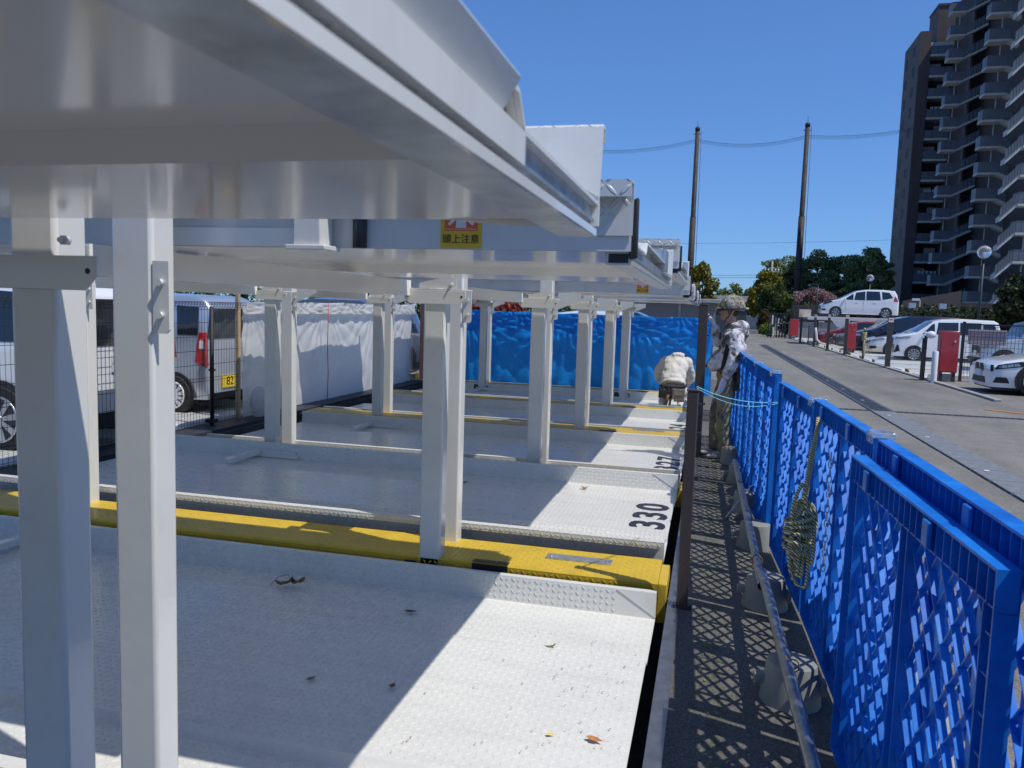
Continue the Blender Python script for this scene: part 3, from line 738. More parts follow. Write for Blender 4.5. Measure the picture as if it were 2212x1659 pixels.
m.build('links', 'steel', t)
# brown fence posts
def bpost(x, y, h, w_, label):
    t = thing('brown_post', label, 'post', (x, y, 0), 'brown fence posts between trays and walkway')
    m = MB(); m.box(x-w_/2, x+w_/2, y-w_*.42, y+w_*.42, 0, h-.002); m.build('post', 'brown', t, bevel=.006)
    m = MB(); m.box(x-w_/2-.003, x+w_/2+.003, y-w_*.45, y+w_*.45, h, h+.012); m.build('cap', 'brown', t, bevel=.004)
    m = MB(); m.box(x-w_*.8, x+w_*.8, y-w_*.7, y+w_*.7, 0.004, .012)
    for s_ in (-1, 1): m.cyl((x+s_*w_*.68, y-w_*.5, .012), .008, .02, 'z', 6)
    m.build('base_flange', 'darksteel', t)
    m = MB()
    for z in (.35*h, .6*h, .8*h, .93*h): m.box(x+w_/2+.001, x+w_/2+.02, y-.015, y+.015, z, z+.02)
    m.build('hinge_lug', 'black', t)
bpost(-.072, 4.28, 1.19, .060, 'short brown steel post with the pale blue cord tied to its top')
bpost(-.085, 8.98, 1.70, .100, 'tall brown steel post the standing worker rests his raised hand on')
m = MB()
a, b = Vector((-.055, 4.3, 1.215)), Vector((.47, 5.60, 1.02))
pt = [a.lerp(b, i/12)+Vector((0, 0, -.04*math.sin(math.pi*i/12)**.8*(1-.3*i/12))) for i in range(13)]
m.tube(pt, .0026, 5)
m.tube([p+Vector((.0, .0, -.022*math.sin(math.pi*i/12)-.008)) for i, p in enumerate(pt)], .0022, 5)
m.tube([pt[7], pt[7]+Vector((.01, 0, -.05)), pt[7]+Vector((-.01, 0, -.07))], .003, 5)
tag(m.build('pale_blue_string', 'cord', None), 'pale blue cord stretched from the short brown post to the barrier', 'cord')

# ------------------------------------------------------------------ sheets and fences around the machine
def sheet(name, mat, P0, P1, h0, h1, z0, label, amp=.035, nx=140, nz=40, seed=0, anchors=((.1, 1), (.5, 1), (.95, 1))):
    P0, P1 = Vector(P0), Vector(P1); d = (P1-P0); L = d.length; u = d.normalized(); n = Vector((u.y, -u.x, 0)); vs = []; fs = []
    for j in range(nz+1):
        for i in range(nx+1):
            f, g = i/nx, j/nz; s_ = f*L
            zt = h0+(h1-h0)*f - .018*abs(math.sin(s_*3.1+seed))
            z = z0+(zt-z0)*g
            w_ = 0
            for (fa, ga) in anchors:        # folds fanning out from where the sheet is tied
                dx = (f-fa)*L; dz = (1-g)*1.5+.05; r = math.hypot(dx, dz); th = math.atan2(dx, dz)
                w_ += (1-2*abs(math.sin(th*13+seed+fa*9+noise.noise(Vector((r*2, th*3, seed)))*1.5)))*.42*math.exp(-r*.6)*min(1, r*4)
            w_ += .5*noise.noise(Vector((s_*.9, z*.5, seed)))+.22*(1-2*abs(noise.noise(Vector((s_*4.5+z*.6, z*.35, seed+2))))**.6)+.05*(1-abs(noise.noise(Vector((s_*7+z*9, z*4-s_*2, seed+5))))*3)+.05*noise.noise(Vector((s_*22, z*22, seed)))
            p = P0+u*s_+n*(w_*amp)
            vs.append((p.x, p.y, z+.012*noise.noise(Vector((s_*3, z*2, seed+9)))))
    W_ = nx+1
    for j in range(nz):
        for i in range(nx): fs.append((j*W_+i, j*W_+i+1, (j+1)*W_+i+1, (j+1)*W_+i))
    m = MB(); m.add(vs, fs, True); o = m.build(name, mat, None); tag(o, label, 'sheet'); return o
sheet('blue_tarp', 'btarp', (.06, 15.62, 0), (-5.55, 15.62, 0), 1.50, 1.52, .03, 'blue plastic tarp stretched along the far end of the machine', .055, 300, 70, 3, ((.0, 1), (.28, 1), (.52, 1), (.88, 1)))
sheet('blue_tarp_fold', 'btarp', (-.02, 15.50, 0), (-5.3, 15.50, 0), 1.535, 1.55, 1.12, 'loose top overhang of the blue tarp catching the sun', .06, 260, 16, 11, ((.1, 1), (.4, 1), (.7, 1), (.9, 1)))
sheet('white_sheet', 'wtarp', (-5.88, 15.0, 0), (-5.93, 9.14, 0), 1.60, 1.57, .06, 'white translucent sheet wrapped over the left fence', .030, 260, 50, 21, ((.02, 1), (.3, 1), (.62, 1), (.97, 1)))
sheet('white_sheet_fold', 'wtarp', (-5.80, 15.0, 0), (-5.86, 9.12, 0), 1.62, 1.59, 1.42, 'crumpled top edge of the white sheet folded over the fence', .045, 240, 8, 31, ((.1, 1), (.5, 1), (.8, 1)))
m = MB(); m.ell((-5.80, 9.32, .24), (.10, .16, .22), 14, 9); o = m.build('sheet_bundle', 'wtarp', None); tag(o, 'gathered end of the white sheet hanging in a bag by the timber post', 'sheet')
m = MB(); m.tube([(-5.74, 11.15, 1.6), (-5.75, 11.16, 1.2), (-5.74, 11.13, .9), (-5.75, 11.18, .5), (-5.74, 11.14, .1)], .006, 6)
tag(m.build('red_string', 'red', None), 'thin red cord hanging down the white sheet', 'cord')
m = MB(); m.box(-5.93, -5.45, 15.62, 15.9, .0, 1.66); tag(m.build('maroon_cabinet', simple('maroon_panel', (.16, .085, .085), .5, var=.06), None, bevel=.01), 'dull maroon cabinet between the white sheet and the blue tarp', 'cabinet')
m = MB(); m.box(-6.05, -5.64, 3, 15.55, .0, .05); structure(m, 'rear_kerb', 'darksteel')
t = thing('mesh_fence', 'black wire mesh fence at the back of the machine', 'fence', (-5.95, 6, 0))
m = MB()
y = 2.6
while y < 9.3: m.tube([(-5.95, y, .06), (-5.95, y, 1.50)], .0026, 4, cap=False); y += .056
m.build('vertical_wires', 'black', t)
m = MB()
for z in (.06, .10, .25, .42, .60, .635, .80, .97, 1.14, 1.31, 1.47, 1.50): m.tube([(-5.945, 2.6, z), (-5.945, 9.3, z)], .003, 4, cap=False)
m.build('horizontal_wires', 'black', t)
m = MB()
for k in range(120):
    y = 2.6+k*.056; m.tube([(-5.95, y, 1.50), (-5.92, y, 1.53), (-5.93, y, 1.56), (-5.97, y, 1.55), (-5.97, y, 1.50)], .0026, 4, cap=False)
for z, x in ((1.53, -5.92), (1.56, -5.94), (1.545, -5.97)): m.tube([(x, 2.6, z), (x, 9.3, z)], .003, 4)
m.build('top_curl', 'black', t)
for y in (4.3, 6.35, 8.45):
    m = MB(); m.tube([(-5.91, y, 0), (-5.91, y, 1.5)], .026, 12); m.tube([(-5.91, y, .72), (-5.91, y, .74)], .042, 12); m.box(-5.97, -5.87, y-.06, y+.06, .08, .12)
    m.build('fence_post', 'black', t)
m = MB(); m.box(-5.99, -5.94, 9.06, 9.11, 0, 2.0); tag(m.build('timber_post', 'wood', None, bevel=.003), 'bare timber batten standing at the end of the mesh fence', 'post')

# ------------------------------------------------------------------ cars
def interp(tab, x):
    if x <= tab[0][0]: return tab[0][1]
    for (a, va), (b, vb) in zip(tab, tab[1:]):
        if x <= b: return va+(vb-va)*(x-a)/(b-a)
    return tab[-1][1]
def car(name, label, cat, loc, paint, L, W, zb, belt, roof, top, wheels, wr, sidewin, ws, rz=0, front=None, rear=None, group='parked cars', extra=None, spokes=7, rimmat='alloy', rg=None, two=None):
    t = thing(name, label, cat, loc, group, rz); hwid = W/2
    plan = [(0, .80), (.06, .87), (.2, .94), (.5, .99), (.9, 1), (L-.8, 1), (L-.25, .97), (L-.05, .93), (L, .88)]
    def hw(x, z):
        b = interp(plan, x)*hwid
        if z < .35: return b*(.95+.05*(z-zb)/(.35-zb))
        if z <= belt: return b*(1-.025*(z-.35)/(belt-.35))
        return b*(.975-.165*(z-belt)/(roof-belt))
    def T(x): return interp(top, x)
    xs_ = sorted(set([0, .03, .08, .15, .25, .4, L-.3, L-.15, L-.06, L]+[x for x, _ in top]+[L*i/26 for i in range(27)]))
    xs_ = [x for x in xs_ if 0 <= x <= L]; secs = []
    for x in xs_:
        tp = T(x)
        if tp > belt+.08: zz = [zb, .35, .35+(belt-.35)*.5, belt-.05, belt, (belt+tp-.07)/2, tp-.07]
        else:
            e = max(tp-.05, zb+.1); zz = [zb, .3, .3+(e-.3)*.35, .3+(e-.3)*.6, .3+(e-.3)*.8, .3+(e-.3)*.92, e]
        side = [(hw(x, z), z) for z in zz]; h6 = side[-1][0]
        half = side+[(h6*.95, tp-.022), (h6*.80, tp-.004), (h6*.4, tp+.006)]
        secs.append([Vector((x, -y, z)) for y, z in half]+[Vector((x, 0, tp+.010))]+[Vector((x, y, z)) for y, z in reversed(half)])
    for q in secs: q.append(q[0])
    m = MB(); m.loft(secs); body = m.build('body', paint, t, angle=38, local=True)
    # lower dark sill and underbody
    m = MB(); m.box(.15, L-.15, -hwid*.86, hwid*.86, zb-.06, zb+.01); m.build('underbody', 'black', t, local=True)
    def drape(pts, off=.006, sides=(-1, 1), mb=None):
        mb = mb or MB()
        x0_, x1_ = min(p[0] for p in pts), max(p[0] for p in pts); n = 12 if x1_-x0_ > .03 else 1; cols = []
        for i in range(n+1):
            x = min(max(x0_+(x1_-x0_)*i/n, x0_+1e-5), x1_-1e-5); zz = []
            for (ax, az), (bx_, bz_) in zip(pts, pts[1:]+pts[:1]):
                if (ax-x)*(bx_-x) <= 0 and abs(ax-bx_) > 1e-9: zz.append(az+(bz_-az)*(x-ax)/(bx_-ax))
            if len(zz) >= 2: cols.append([(x, min(zz)+(max(zz)-min(zz))*j/4) for j in range(5)])
        for s_ in sides:
            mb.add([Vector((x, s_*(hw(x, z)+off), z)) for c_ in cols for x, z in c_], [(i*5+j, i*5+j+1, i*5+j+6, i*5+j+5) for i in range(len(cols)-1) for j in range(4)])
        return mb
    for w_ in sidewin:
        for s_ in (-1, 1): drape(w_, sides=(s_,)).build('side_window', 'glass', t, local=True)
    # door seams
    for x0 in (two or [L*.31, L*.54]):
        for s_ in (-1, 1):
            drape([(x0, zb+.12), (x0+.012, zb+.12), (x0+.012, belt-.02), (x0, belt-.02)], .002, (s_,)).build('door_seam', 'ink', t, local=True)
            m = MB(); m.box(x0+L*.13, x0+L*.13+.16, s_*(hw(x0, belt-.1))-.02, s_*(hw(x0, belt-.1))+.02, belt-.12, belt-.09); m.build('door_handle', paint, t, local=True, bevel=.005)
    def glassgrid(xa, xb, nm):
        m = MB(); vs = []; n = 9
        for i in range(n):
            x = xa+(xb-xa)*i/(n-1); tp = T(x); h6 = hw(x, tp-.07)
            for fy, dz in ((-.90, -.014), (-.8, .0), (-.4, .012), (0, .016), (.4, .012), (.8, .0), (.90, -.014)): vs.append((x, fy*h6, tp+dz+.004))
        m.add(vs, [(i*7+k, i*7+k+1, (i+1)*7+k+1, (i+1)*7+k) for i in range(n-1) for k in range(6)], True); m.build(nm, 'glass2', t, local=True)
    glassgrid(*ws, 'windscreen')
    if rg: glassgrid(*rg, 'rear_window')
    for wx in wheels:
        for s_ in (-1, 1):
            m = MB(); m.add([Vector((wx+wr*1.16*math.cos(a), s_*(hw(wx, .5)+.004), max(zb-.02, wr+wr*1.16*math.sin(a)))) for a in [k*math.pi/14 for k in range(28)]], [tuple(range(28))]); m.build('wheel_arch', 'black', t, local=True)
        for s_ in (-1, 1):
            yo = s_*(hwid+.004); yi = s_*(hwid-.20)
            m = MB(); m.tube([(wx, yi, wr), (wx, yo-.03*s_, wr), (wx, yo, wr)], [wr, wr, wr*.94], 30); wheel = m.build('wheel', 'tyre', t, angle=30, local=True)
            m = MB(); m.tube([(wx, yo-.006*s_, wr), (wx, yo+.004*s_, wr)], [wr*.70, wr*.66], 28); m.build('rim_dish', 'darksteel', wheel, local=True)
            m = MB()
            for k in range(spokes):
                a = 2*math.pi*k/spokes+.2; c_, s2 = math.cos(a), math.sin(a); w0, w1 = wr*.055, wr*.10
                p = [(r*c_-e*s2, r*s2+e*c_) for r, e in ((wr*.1, -w0), (wr*.64, -w1), (wr*.64, w1), (wr*.1, w0))]
                m.prism([(wx+a_, wr+b_) for a_, b_ in p], 'y', min(yo+.005*s_, yo+.014*s_), max(yo+.005*s_, yo+.014*s_))
            m.tube([(wx, yo+.002*s_, wr), (wx, yo+.018*s_, wr)], wr*.14, 14)
            m.tube([(wx+wr*.66*math.cos(a), yo+.008*s_, wr+wr*.66*math.sin(a)) for a in [k*math.pi/14 for k in range(28)]], .012, 6, closed=True)
            m.build('rim', rimmat, wheel, local=True)
    for s_ in (-1, 1):
        m = MB(); x = ws[0]+.28; m.ell((x, s_*(hw(x, belt)+.10), belt+.07), (.07, .10, .065), 12, 8); m.build('wing_mirror', paint, t, local=True)
    def face(x, pts): 
        mb = MB(); mb.prism(pts, 'x', x, x+.008 if x > 0 else x-.008); return mb
    if front:
        for nm_, mt, pts in front.get('face', []):
            for s_ in ((1, -1) if nm_ in ('headlight', 'fog_lamp', 'kidney') else (1,)):
                mb = MB(); mb.prism([(y*s_*hwid, z) for y, z in pts], 'x', -.010 if 'plate' not in nm_ else -.02, -.002); mb.build(nm_, mt, t, local=True)
        for nm_, mt, pts in front.get('side', []):
            for s_ in (-1, 1): drape(pts, .007, (s_,)).build(nm_, mt, t, local=True)
    if rear:
        for nm_, mt, pts in rear.get('face', []):
            for s_ in ((1, -1) if nm_ == 'tail_light' or nm_ == 'reflector' else (1,)):
                mb = MB(); mb.prism([(y*s_*hwid, z) for y, z in pts], 'x', L+.002, L+.010 if 'plate' not in nm_ else L+.02); mb.build(nm_, mt, t, local=True)
        for nm_, mt, pts in rear.get('side', []):
            for s_ in (-1, 1): drape(pts, .007, (s_,)).build(nm_, mt, t, local=True)
    if extra: extra(t, hw, T)
    return t
# tall one-box front kit
def fr(hb, g0, g1, lamp0, lamp1, plate_=True, bars=0):
    f = {'face': [('headlight', 'hlight', [(.52, lamp0), (.80, lamp0+.03), (.80, lamp1), (.50, lamp1-.03)]),
                  ('grille', 'ink', [(-.48, g0), (.48, g0), (.52, g1), (-.52, g1)])], 'side': [('headlight', 'hlight', [(.02, lamp0+.03), (.42, lamp0+.10), (.36, lamp1+.02), (.02, lamp1)])]}
    if plate_: f['face'].append(('number_plate', 'swhite', [(-.2, g0-.08), (.2, g0-.08), (.2, g0+.07), (-.2, g0+.07)]))
    for k in range(bars):
        z = g0+(g1-g0)*(k+.5)/bars; f['face'].append(('grille_bar_plate', 'chrome', [(-.46, z-.012), (.46, z-.012), (.46, z+.012), (-.46, z+.012)]))
    return f
# white people carrier on the raised deck
car('minivan', 'white people carrier parked on the raised steel deck', 'minivan', (6.35, 51.2, 1.66), 'cwhite', 4.26, 1.70, .22, 1.02, 1.70,
    [(0, .70), (.1, .82), (.55, .98), (.95, 1.08), (1.95, 1.60), (2.5, 1.69), (3.4, 1.70), (4.0, 1.64), (4.14, 1.45), (4.26, 1.0)], (.80, 3.55), .31,
    [[(1.22, 1.07), (1.75, 1.06), (1.75, 1.42), (1.72, 1.42)], [(1.80, 1.06), (2.40, 1.05), (2.40, 1.58), (1.88, 1.50)], [(2.46, 1.05), (3.25, 1.07), (3.22, 1.58), (2.46, 1.59)], [(3.32, 1.09), (3.92, 1.22), (3.72, 1.53), (3.30, 1.57)]],
    (1.0, 1.93), front={'face': [('grille', 'ink', [(-.5, .5), (.5, .5), (.5, .64), (-.5, .64)])], 'side': [('headlight', 'ink', [(.05, .72), (.62, .92), (.50, .99), (.12, .84)]), ('fog_lamp', 'ink', [(.03, .40), (.24, .40), (.22, .5), (.03, .5)])]},
    rear={'side': [('tail_light', 'rlight', [(3.95, 1.02), (4.2, 1.0), (4.14, 1.18), (4.02, 1.34)])]})
car('hatchback', 'wine red car beneath the raised deck, mostly hidden', 'car', (5.95, 49.0, .0), 'cred', 4.3, 1.75, .2, .95, 1.5,
    [(0, .62), (.1, .72), (.9, .92), (1.2, 1.0), (2.0, 1.42), (2.6, 1.5), (3.7, 1.42), (4.1, 1.1), (4.3, .9)], (.85, 3.5), .32,
    [[(1.45, .99), (3.6, .99), (3.4, 1.38), (2.1, 1.38)]], (1.1, 1.98), front=fr(.9, .35, .62, .6, .74))
car('sedan', 'grey saloon half hidden behind the second red cabinet', 'car', (6.55, 45.8, .0), 'cgrey', 4.6, 1.8, .2, .92, 1.45,
    [(0, .62), (.1, .74), (1.1, .92), (1.35, .97), (2.1, 1.36), (2.7, 1.45), (3.6, 1.36), (4.2, 1.05), (4.6, .98)], (.9, 3.7), .33,
    [[(1.6, .96), (3.8, .98), (3.4, 1.3), (2.2, 1.34)]], (1.2, 2.05), front=fr(.9, .35, .62, .6, .74, True, 3))
car('boxy_kei_car', 'greige upright small car behind the navy people carrier', 'car', (8.1, 48.2, .0), 'cgreige', 3.4, 1.48, .22, .98, 1.68,
    [(0, .75), (.1, .9), (.55, 1.02), (.95, 1.5), (1.2, 1.64), (2, 1.68), (3.2, 1.64), (3.4, 1.4)], (.6, 2.9), .28,
    [[(.95, 1.04), (2.9, 1.04), (2.9, 1.5), (1.15, 1.5)]], (.62, 1.1), front=fr(.9, .4, .6, .66, .84))
car('navy_minivan', 'large dark navy people carrier with a long sloping windscreen', 'minivan', (6.7, 42.3, .0), 'cnavy', 4.9, 1.85, .2, 1.08, 1.84,
    [(0, .78), (.12, .94), (.8, 1.1), (1.15, 1.2), (2.0, 1.68), (2.6, 1.82), (3.6, 1.84), (4.7, 1.80), (4.9, 1.4)], (.95, 3.85), .34,
    [[(1.55, 1.12), (2.3, 1.12), (2.3, 1.58), (2.1, 1.56)], [(2.38, 1.12), (3.4, 1.12), (3.4, 1.64), (2.4, 1.60)], [(3.48, 1.12), (4.6, 1.12), (4.45, 1.62), (3.48, 1.64)]], (1.05, 2.0), front=fr(1, .36, .66, .72, .88, True, 2))
car('blue_sedan', 'deep blue car behind the white hatchback', 'car', (7.1, 40.1, .0), 'cblue', 4.5, 1.78, .2, .90, 1.47,
    [(0, .6), (.1, .72), (1.1, .9), (1.4, .96), (2.3, 1.38), (2.9, 1.46), (3.7, 1.42), (4.2, 1.1), (4.5, 1.0)], (.9, 3.6), .33,
    [[(1.7, .95), (3.9, .96), (3.6, 1.34), (2.35, 1.34)]], (1.3, 2.25), front=fr(.9, .35, .6, .6, .72))
car('white_hatchback', 'white hatchback with slim headlamps beside the tall brown post', 'car', (6.80, 38.0, .0), 'cwhite', 4.45, 1.77, .2, .90, 1.48,
    [(0, .62), (.1, .74), (.9, .90), (1.25, .97), (2.15, 1.40), (2.8, 1.48), (3.8, 1.42), (4.3, 1.05), (4.45, .9)], (.88, 3.55), .33,
    [[(1.55, .95), (3.9, .97), (3.6, 1.36), (2.25, 1.38)]], (1.15, 2.1), front={'face': [('grille', 'ink', [(-.42, .56), (.42, .56), (.38, .68), (-.38, .68)]), ('headlight', 'ink', [(.55, .60), (.84, .62), (.84, .74), (.52, .68)]), ('fog_lamp', 'ink', [(.6, .32), (.86, .34), (.84, .47), (.66, .44)]), ('number_plate', 'swhite', [(-.2, .40), (.2, .40), (.2, .54), (-.2, .54)])], 'side': [('headlight', 'hlight', [(.01, .62), (.62, .78), (.42, .84), (.02, .73)]), ('fog_lamp', 'ink', [(.01, .33), (.26, .36), (.22, .46), (.02, .46)])]})
car('compact_van', 'white upright compact car with a silver striped grille', 'car', (7.05, 34.6, .0), 'cwhite', 3.75, 1.67, .2, 1.06, 1.735,
    [(0, .84), (.08, .96), (.45, 1.08), (.75, 1.13), (1.35, 1.60), (1.7, 1.70), (2.4, 1.735), (3.5, 1.70), (3.66, 1.62), (3.75, 1.3)], (.72, 3.2), .30,
    [[(.98, 1.10), (1.42, 1.10), (1.42, 1.50), (1.34, 1.50)], [(1.48, 1.10), (2.25, 1.10), (2.25, 1.58), (1.52, 1.56)], [(2.31, 1.10), (3.05, 1.10), (3.05, 1.58), (2.31, 1.58)], [(3.11, 1.10), (3.6, 1.14), (3.55, 1.50), (3.11, 1.56)]], (.80, 1.36),
    front={'face': [('grille', 'ink', [(-.62, .50), (.62, .50), (.66, .92), (-.66, .92)])]+[('grille_bar_plate', 'chrome', [(-.6, .54+k*.075), (.6, .54+k*.075), (.6, .57+k*.075), (-.6, .57+k*.075)]) for k in range(5)]+[('fog_lamp', 'ink', [(.72, .34), (.86, .34), (.84, .66), (.78, .66)])],
           'side': [('headlight', 'hlight', [(.01, .84), (.55, .92), (.60, .99), (.02, .96)]), ('fog_lamp', 'ink', [(.02, .34), (.22, .40), (.16, .64), (.10, .64)])]}, rimmat='alloy', spokes=10, group='parked cars')
def jeepx(t, hw, T):
    m = MB(); m.tube([(-.02, y, .42) for y in (-.7, .7)], .05, 8); m.build('bumper', 'black', t, local=True)
car('off_roader', 'silver boxy off roader behind the mesh fence and pink notice', 'car', (8.6, 29.2, .0), 'csilver', 3.6, 1.55, .38, 1.12, 1.70,
    [(0, 1.02), (.08, 1.06), (.9, 1.12), (1.05, 1.16), (1.25, 1.62), (1.5, 1.70), (3.4, 1.69), (3.6, 1.6)], (.62, 2.85), .36,
    [[(1.28, 1.18), (1.95, 1.18), (1.95, 1.58), (1.4, 1.58)], [(2.05, 1.18), (3.4, 1.18), (3.35, 1.58), (2.05, 1.58)]], (1.06, 1.27), front=fr(1, .62, .86, .74, .92), extra=jeepx)
car('coupe', 'white coupe with twin kidney grille at the right edge of the picture', 'car', (6.18, 20.6, .0), 'cwhite', 4.65, 1.83, .17, .82, 1.38,
    [(0, .58), (.06, .66), (.25, .76), (.9, .89), (1.5, .96), (2.4, 1.33), (3, 1.38), (3.8, 1.25), (4.4, .95), (4.65, .9)], (.84, 3.65), .335,
    [[(1.75, .92), (3.6, .92), (3.2, 1.26), (2.45, 1.28)]], (1.45, 2.35),
    front={'face': [('kidney', 'ink', [(.04, .50), (.30, .50), (.32, .62), (.28, .68), (.04, .68)]), ('intake', 'ink', [(-.5, .24), (.5, .24), (.42, .38), (-.42, .38)]), ('number_plate', 'swhite', [(-.2, .38), (.2, .38), (.2, .53), (-.2, .53)])],
           'side': [('headlight', 'ink', [(.06, .56), (.62, .66), (.78, .75), (.55, .765), (.10, .67)]), ('headlight', 'hlight', [(.14, .60), (.55, .67), (.50, .73), (.14, .655)]), ('intake', 'ink', [(.05, .27), (.36, .27), (.30, .40), (.10, .40)]), ('grille', 'ink', [(.0, .52), (.05, .52), (.05, .67), (.0, .67)])]}, spokes=10)
# cars behind the machine, on the left
def plate_txt(txt, z, y):
    def f(t, hw, T):
        tt = text(txt, .17, 'ink', None, frame4((t_len[0]+.022, y, z), (0, 1, 0), (0, 0, 1)), 'plate_lettering', .001); tt.parent = t
    return f
t_len = [3.4]
kei = car('silver_kei_van', 'silver small van with a tall red and white tail lamp and yellow number plate', 'car', (-10.02, 10.0, .0), 'csilver', 3.4, 1.475, .22, 1.02, 1.66,
    [(0, .8), (.1, .92), (.5, 1.05), (1.1, 1.5), (1.4, 1.63), (2.2, 1.66), (3.2, 1.64), (3.34, 1.58), (3.4, 1.48)], (.55, 2.93), .275,
    [[(1.0, 1.06), (1.8, 1.06), (1.8, 1.5), (1.3, 1.5)], [(1.86, 1.06), (2.6, 1.06), (2.52, 1.52), (1.86, 1.52)], [(2.98, 1.10), (3.28, 1.10), (3.26, 1.48), (2.92, 1.5)]], (.6, 1.1),
    rear={'face': [('rear_window', 'glass', [(-.86, 1.05), (.86, 1.05), (.78, 1.47), (-.78, 1.47)]), ('tail_light', 'rlight', [(.84, .68), (.965, .68), (.93, 1.12), (.88, 1.12)]), ('number_plate', 'yplateL', [(-.42, .36), (.04, .36), (.04, .53), (-.42, .53)]), ('bumper_gap', 'ink', [(-.7, .22), (.7, .22), (.7, .30), (-.7, .30)])],
          'side': [('tail_light', 'rlight', [(3.25, .74), (3.40, .66), (3.39, 1.14), (3.29, 1.14)]), ('reversing_lamp', 'swhite', [(3.30, .92), (3.375, .92), (3.37, 1.06), (3.31, 1.06)])]},
    spokes=12, rimmat='cwhite', extra=plate_txt('82', .445, -.14), group='cars parked behind the machine')
car('white_van', 'white estate car with dark windows at the left edge behind the mesh fence', 'car', (-10.85, 7.17, .0), 'cwhite', 4.75, 1.78, .24, 1.06, 1.76,
    [(0, .8), (.1, .95), (.9, 1.1), (1.2, 1.2), (2.0, 1.68), (2.5, 1.74), (3.5, 1.76), (4.5, 1.72), (4.68, 1.6), (4.75, 1.4)], (.9, 4.05), .34,
    [[(1.5, 1.10), (2.3, 1.10), (2.3, 1.62), (2.1, 1.6)], [(2.36, 1.10), (3.3, 1.10), (3.3, 1.64), (2.36, 1.63)], [(3.36, 1.10), (4.45, 1.12), (4.35, 1.60), (3.36, 1.64)]], (1.1, 2.0),
    rear={'face': [('rear_window', 'glass', [(-.85, 1.08), (.85, 1.08), (.74, 1.56), (-.74, 1.56)]), ('tail_light', 'rlight', [(.80, .90), (.97, .90), (.90, 1.3), (.82, 1.3)]), ('reflector', 'rlight', [(.55, .48), (.85, .48), (.85, .58), (.55, .58)]), ('number_plate', 'swhite', [(-.2, .80), (.2, .80), (.2, .98), (-.2, .98)]), ('lower_grille', 'ink', [(-.7, .22), (.7, .22), (.66, .38), (-.66, .38)])],
          'side': [('tail_light', 'rlight', [(4.5, .92), (4.73, .90), (4.70, 1.3), (4.6, 1.28)])]}, spokes=8, group='cars parked behind the machine')
car('hidden_white_car', 'white car whose roof shows above the blue tarp', 'car', (-5.6, 19.2, 0), 'cwhite', 4.3, 1.75, .2, .95, 1.62,
    [(0, .7), (.2, .85), (1, 1.0), (1.8, 1.5), (2.6, 1.61), (3.6, 1.6), (4.1, 1.3), (4.3, 1)], (.8, 3.5), .31, [[(1.5, 1.0), (3.7, 1.0), (3.5, 1.46), (1.95, 1.46)]], (1.1, 1.85), group='cars parked behind the machine')
car('hidden_black_car', 'black car whose curved roof shows above the blue tarp', 'car', (-5.5, 21.6, 0), 'cnavy', 4.6, 1.8, .2, 1.0, 1.66,
    [(0, .7), (.2, .85), (1, 1.05), (1.8, 1.52), (2.6, 1.65), (3.6, 1.6), (4.3, 1.3), (4.6, 1)], (.8, 3.5), .31, [[(1.5, 1.0), (3.7, 1.0), (3.5, 1.46), (1.95, 1.46)]], (1.1, 1.85), group='cars parked behind the machine')
car('hidden_grey_car', 'dark car roof showing above the white sheet', 'car', (-10.6, 15.6, 0), 'cgrey', 4.5, 1.8, .2, 1.0, 1.70,
    [(0, .7), (.2, .85), (1, 1.05), (1.8, 1.55), (2.6, 1.69), (3.6, 1.68), (4.3, 1.5), (4.5, 1)], (.8, 3.5), .31, [[(1.5, 1.0), (3.7, 1.0), (3.5, 1.46), (1.95, 1.46)]], (1.1, 1.85), group='cars parked behind the machine')

# ------------------------------------------------------------------ trays of the neighbouring machines
def simple_tray(x0, x1, y0, y1, label, grp, z=.0, yb=True, side=-1):
    t = thing('parking_tray', label, 'car tray', ((x0+x1)/2, y0, 0), grp)
    m = MB(); m.prism([(y0, z-.02), (y0, z+.12), (y0+.05, z+.12), (y0+.07, z+.01), (y0+.5, z+.01), (y0+.54, z+.035), (y1-.9, z+.035), (y1-.86, z+.01), (y1-.42, z+.01), (y1-.40, z+.12), (y1-.36, z+.12), (y1-.36, z-.02)], 'x', x0, x1)
    m.build('deck', 'plate', t)
    m = MB(); m.box(x0+.01, x1-.01, y1-.33, y1-.02, z-.01, z+.09); m.build('yellow_beam', 'yplate', t)
    xe_ = x0 if side < 0 else x1
    m = MB(); m.box(xe_-.03, xe_+.03, y1-.36, y1-.0, z-.0, z+.12); m.build('beam_end', 'yellow', t, bevel=.005)
    m = MB(); m.box(xe_-.04, xe_-.031, y1-.30, y1-.1, z+.01, z+.10); m.box(xe_-.012, xe_-.008, y0+.6, y0+1.0, z-.018, z+.028); m.build('black_stop', 'ink', t)
    return t
for k, yy in enumerate((2.2, 5.0, 7.9, 10.7, 13.5)):
    simple_tray(-11.5, -6.15, yy, yy+2.75, ['sunlit tray behind the fence, first from the camera', 'sunlit white tray under the white estate car', 'sunlit white tray in front of the silver small van', 'sunlit tray behind the white sheet', 'last tray behind the white sheet'][k], 'trays behind the machine', 0, True, 1)
names = ['nearest tray of the right hand row, by the red cabinet', 'tray at the foot of the brown post with the sign', 'tray in front of the striped grille car', 'tray under the striped grille car', 'tray in front of the white hatchback', 'tray under the white hatchback', 'tray in front of the navy people carrier', 'tray by the second red cabinet', 'tray with the grey saloon', 'tray beyond the grey saloon', 'tray with the wine red car', 'tray under the raised deck', 'tray near the far red cabinet', 'farthest tray of the right hand row']
for k in range(14):
    simple_tray(5.98, 11.2, 24.2+k*2.62, 24.2+k*2.62+2.6, 'white ' + names[k], 'trays of the right hand row', 0.0)

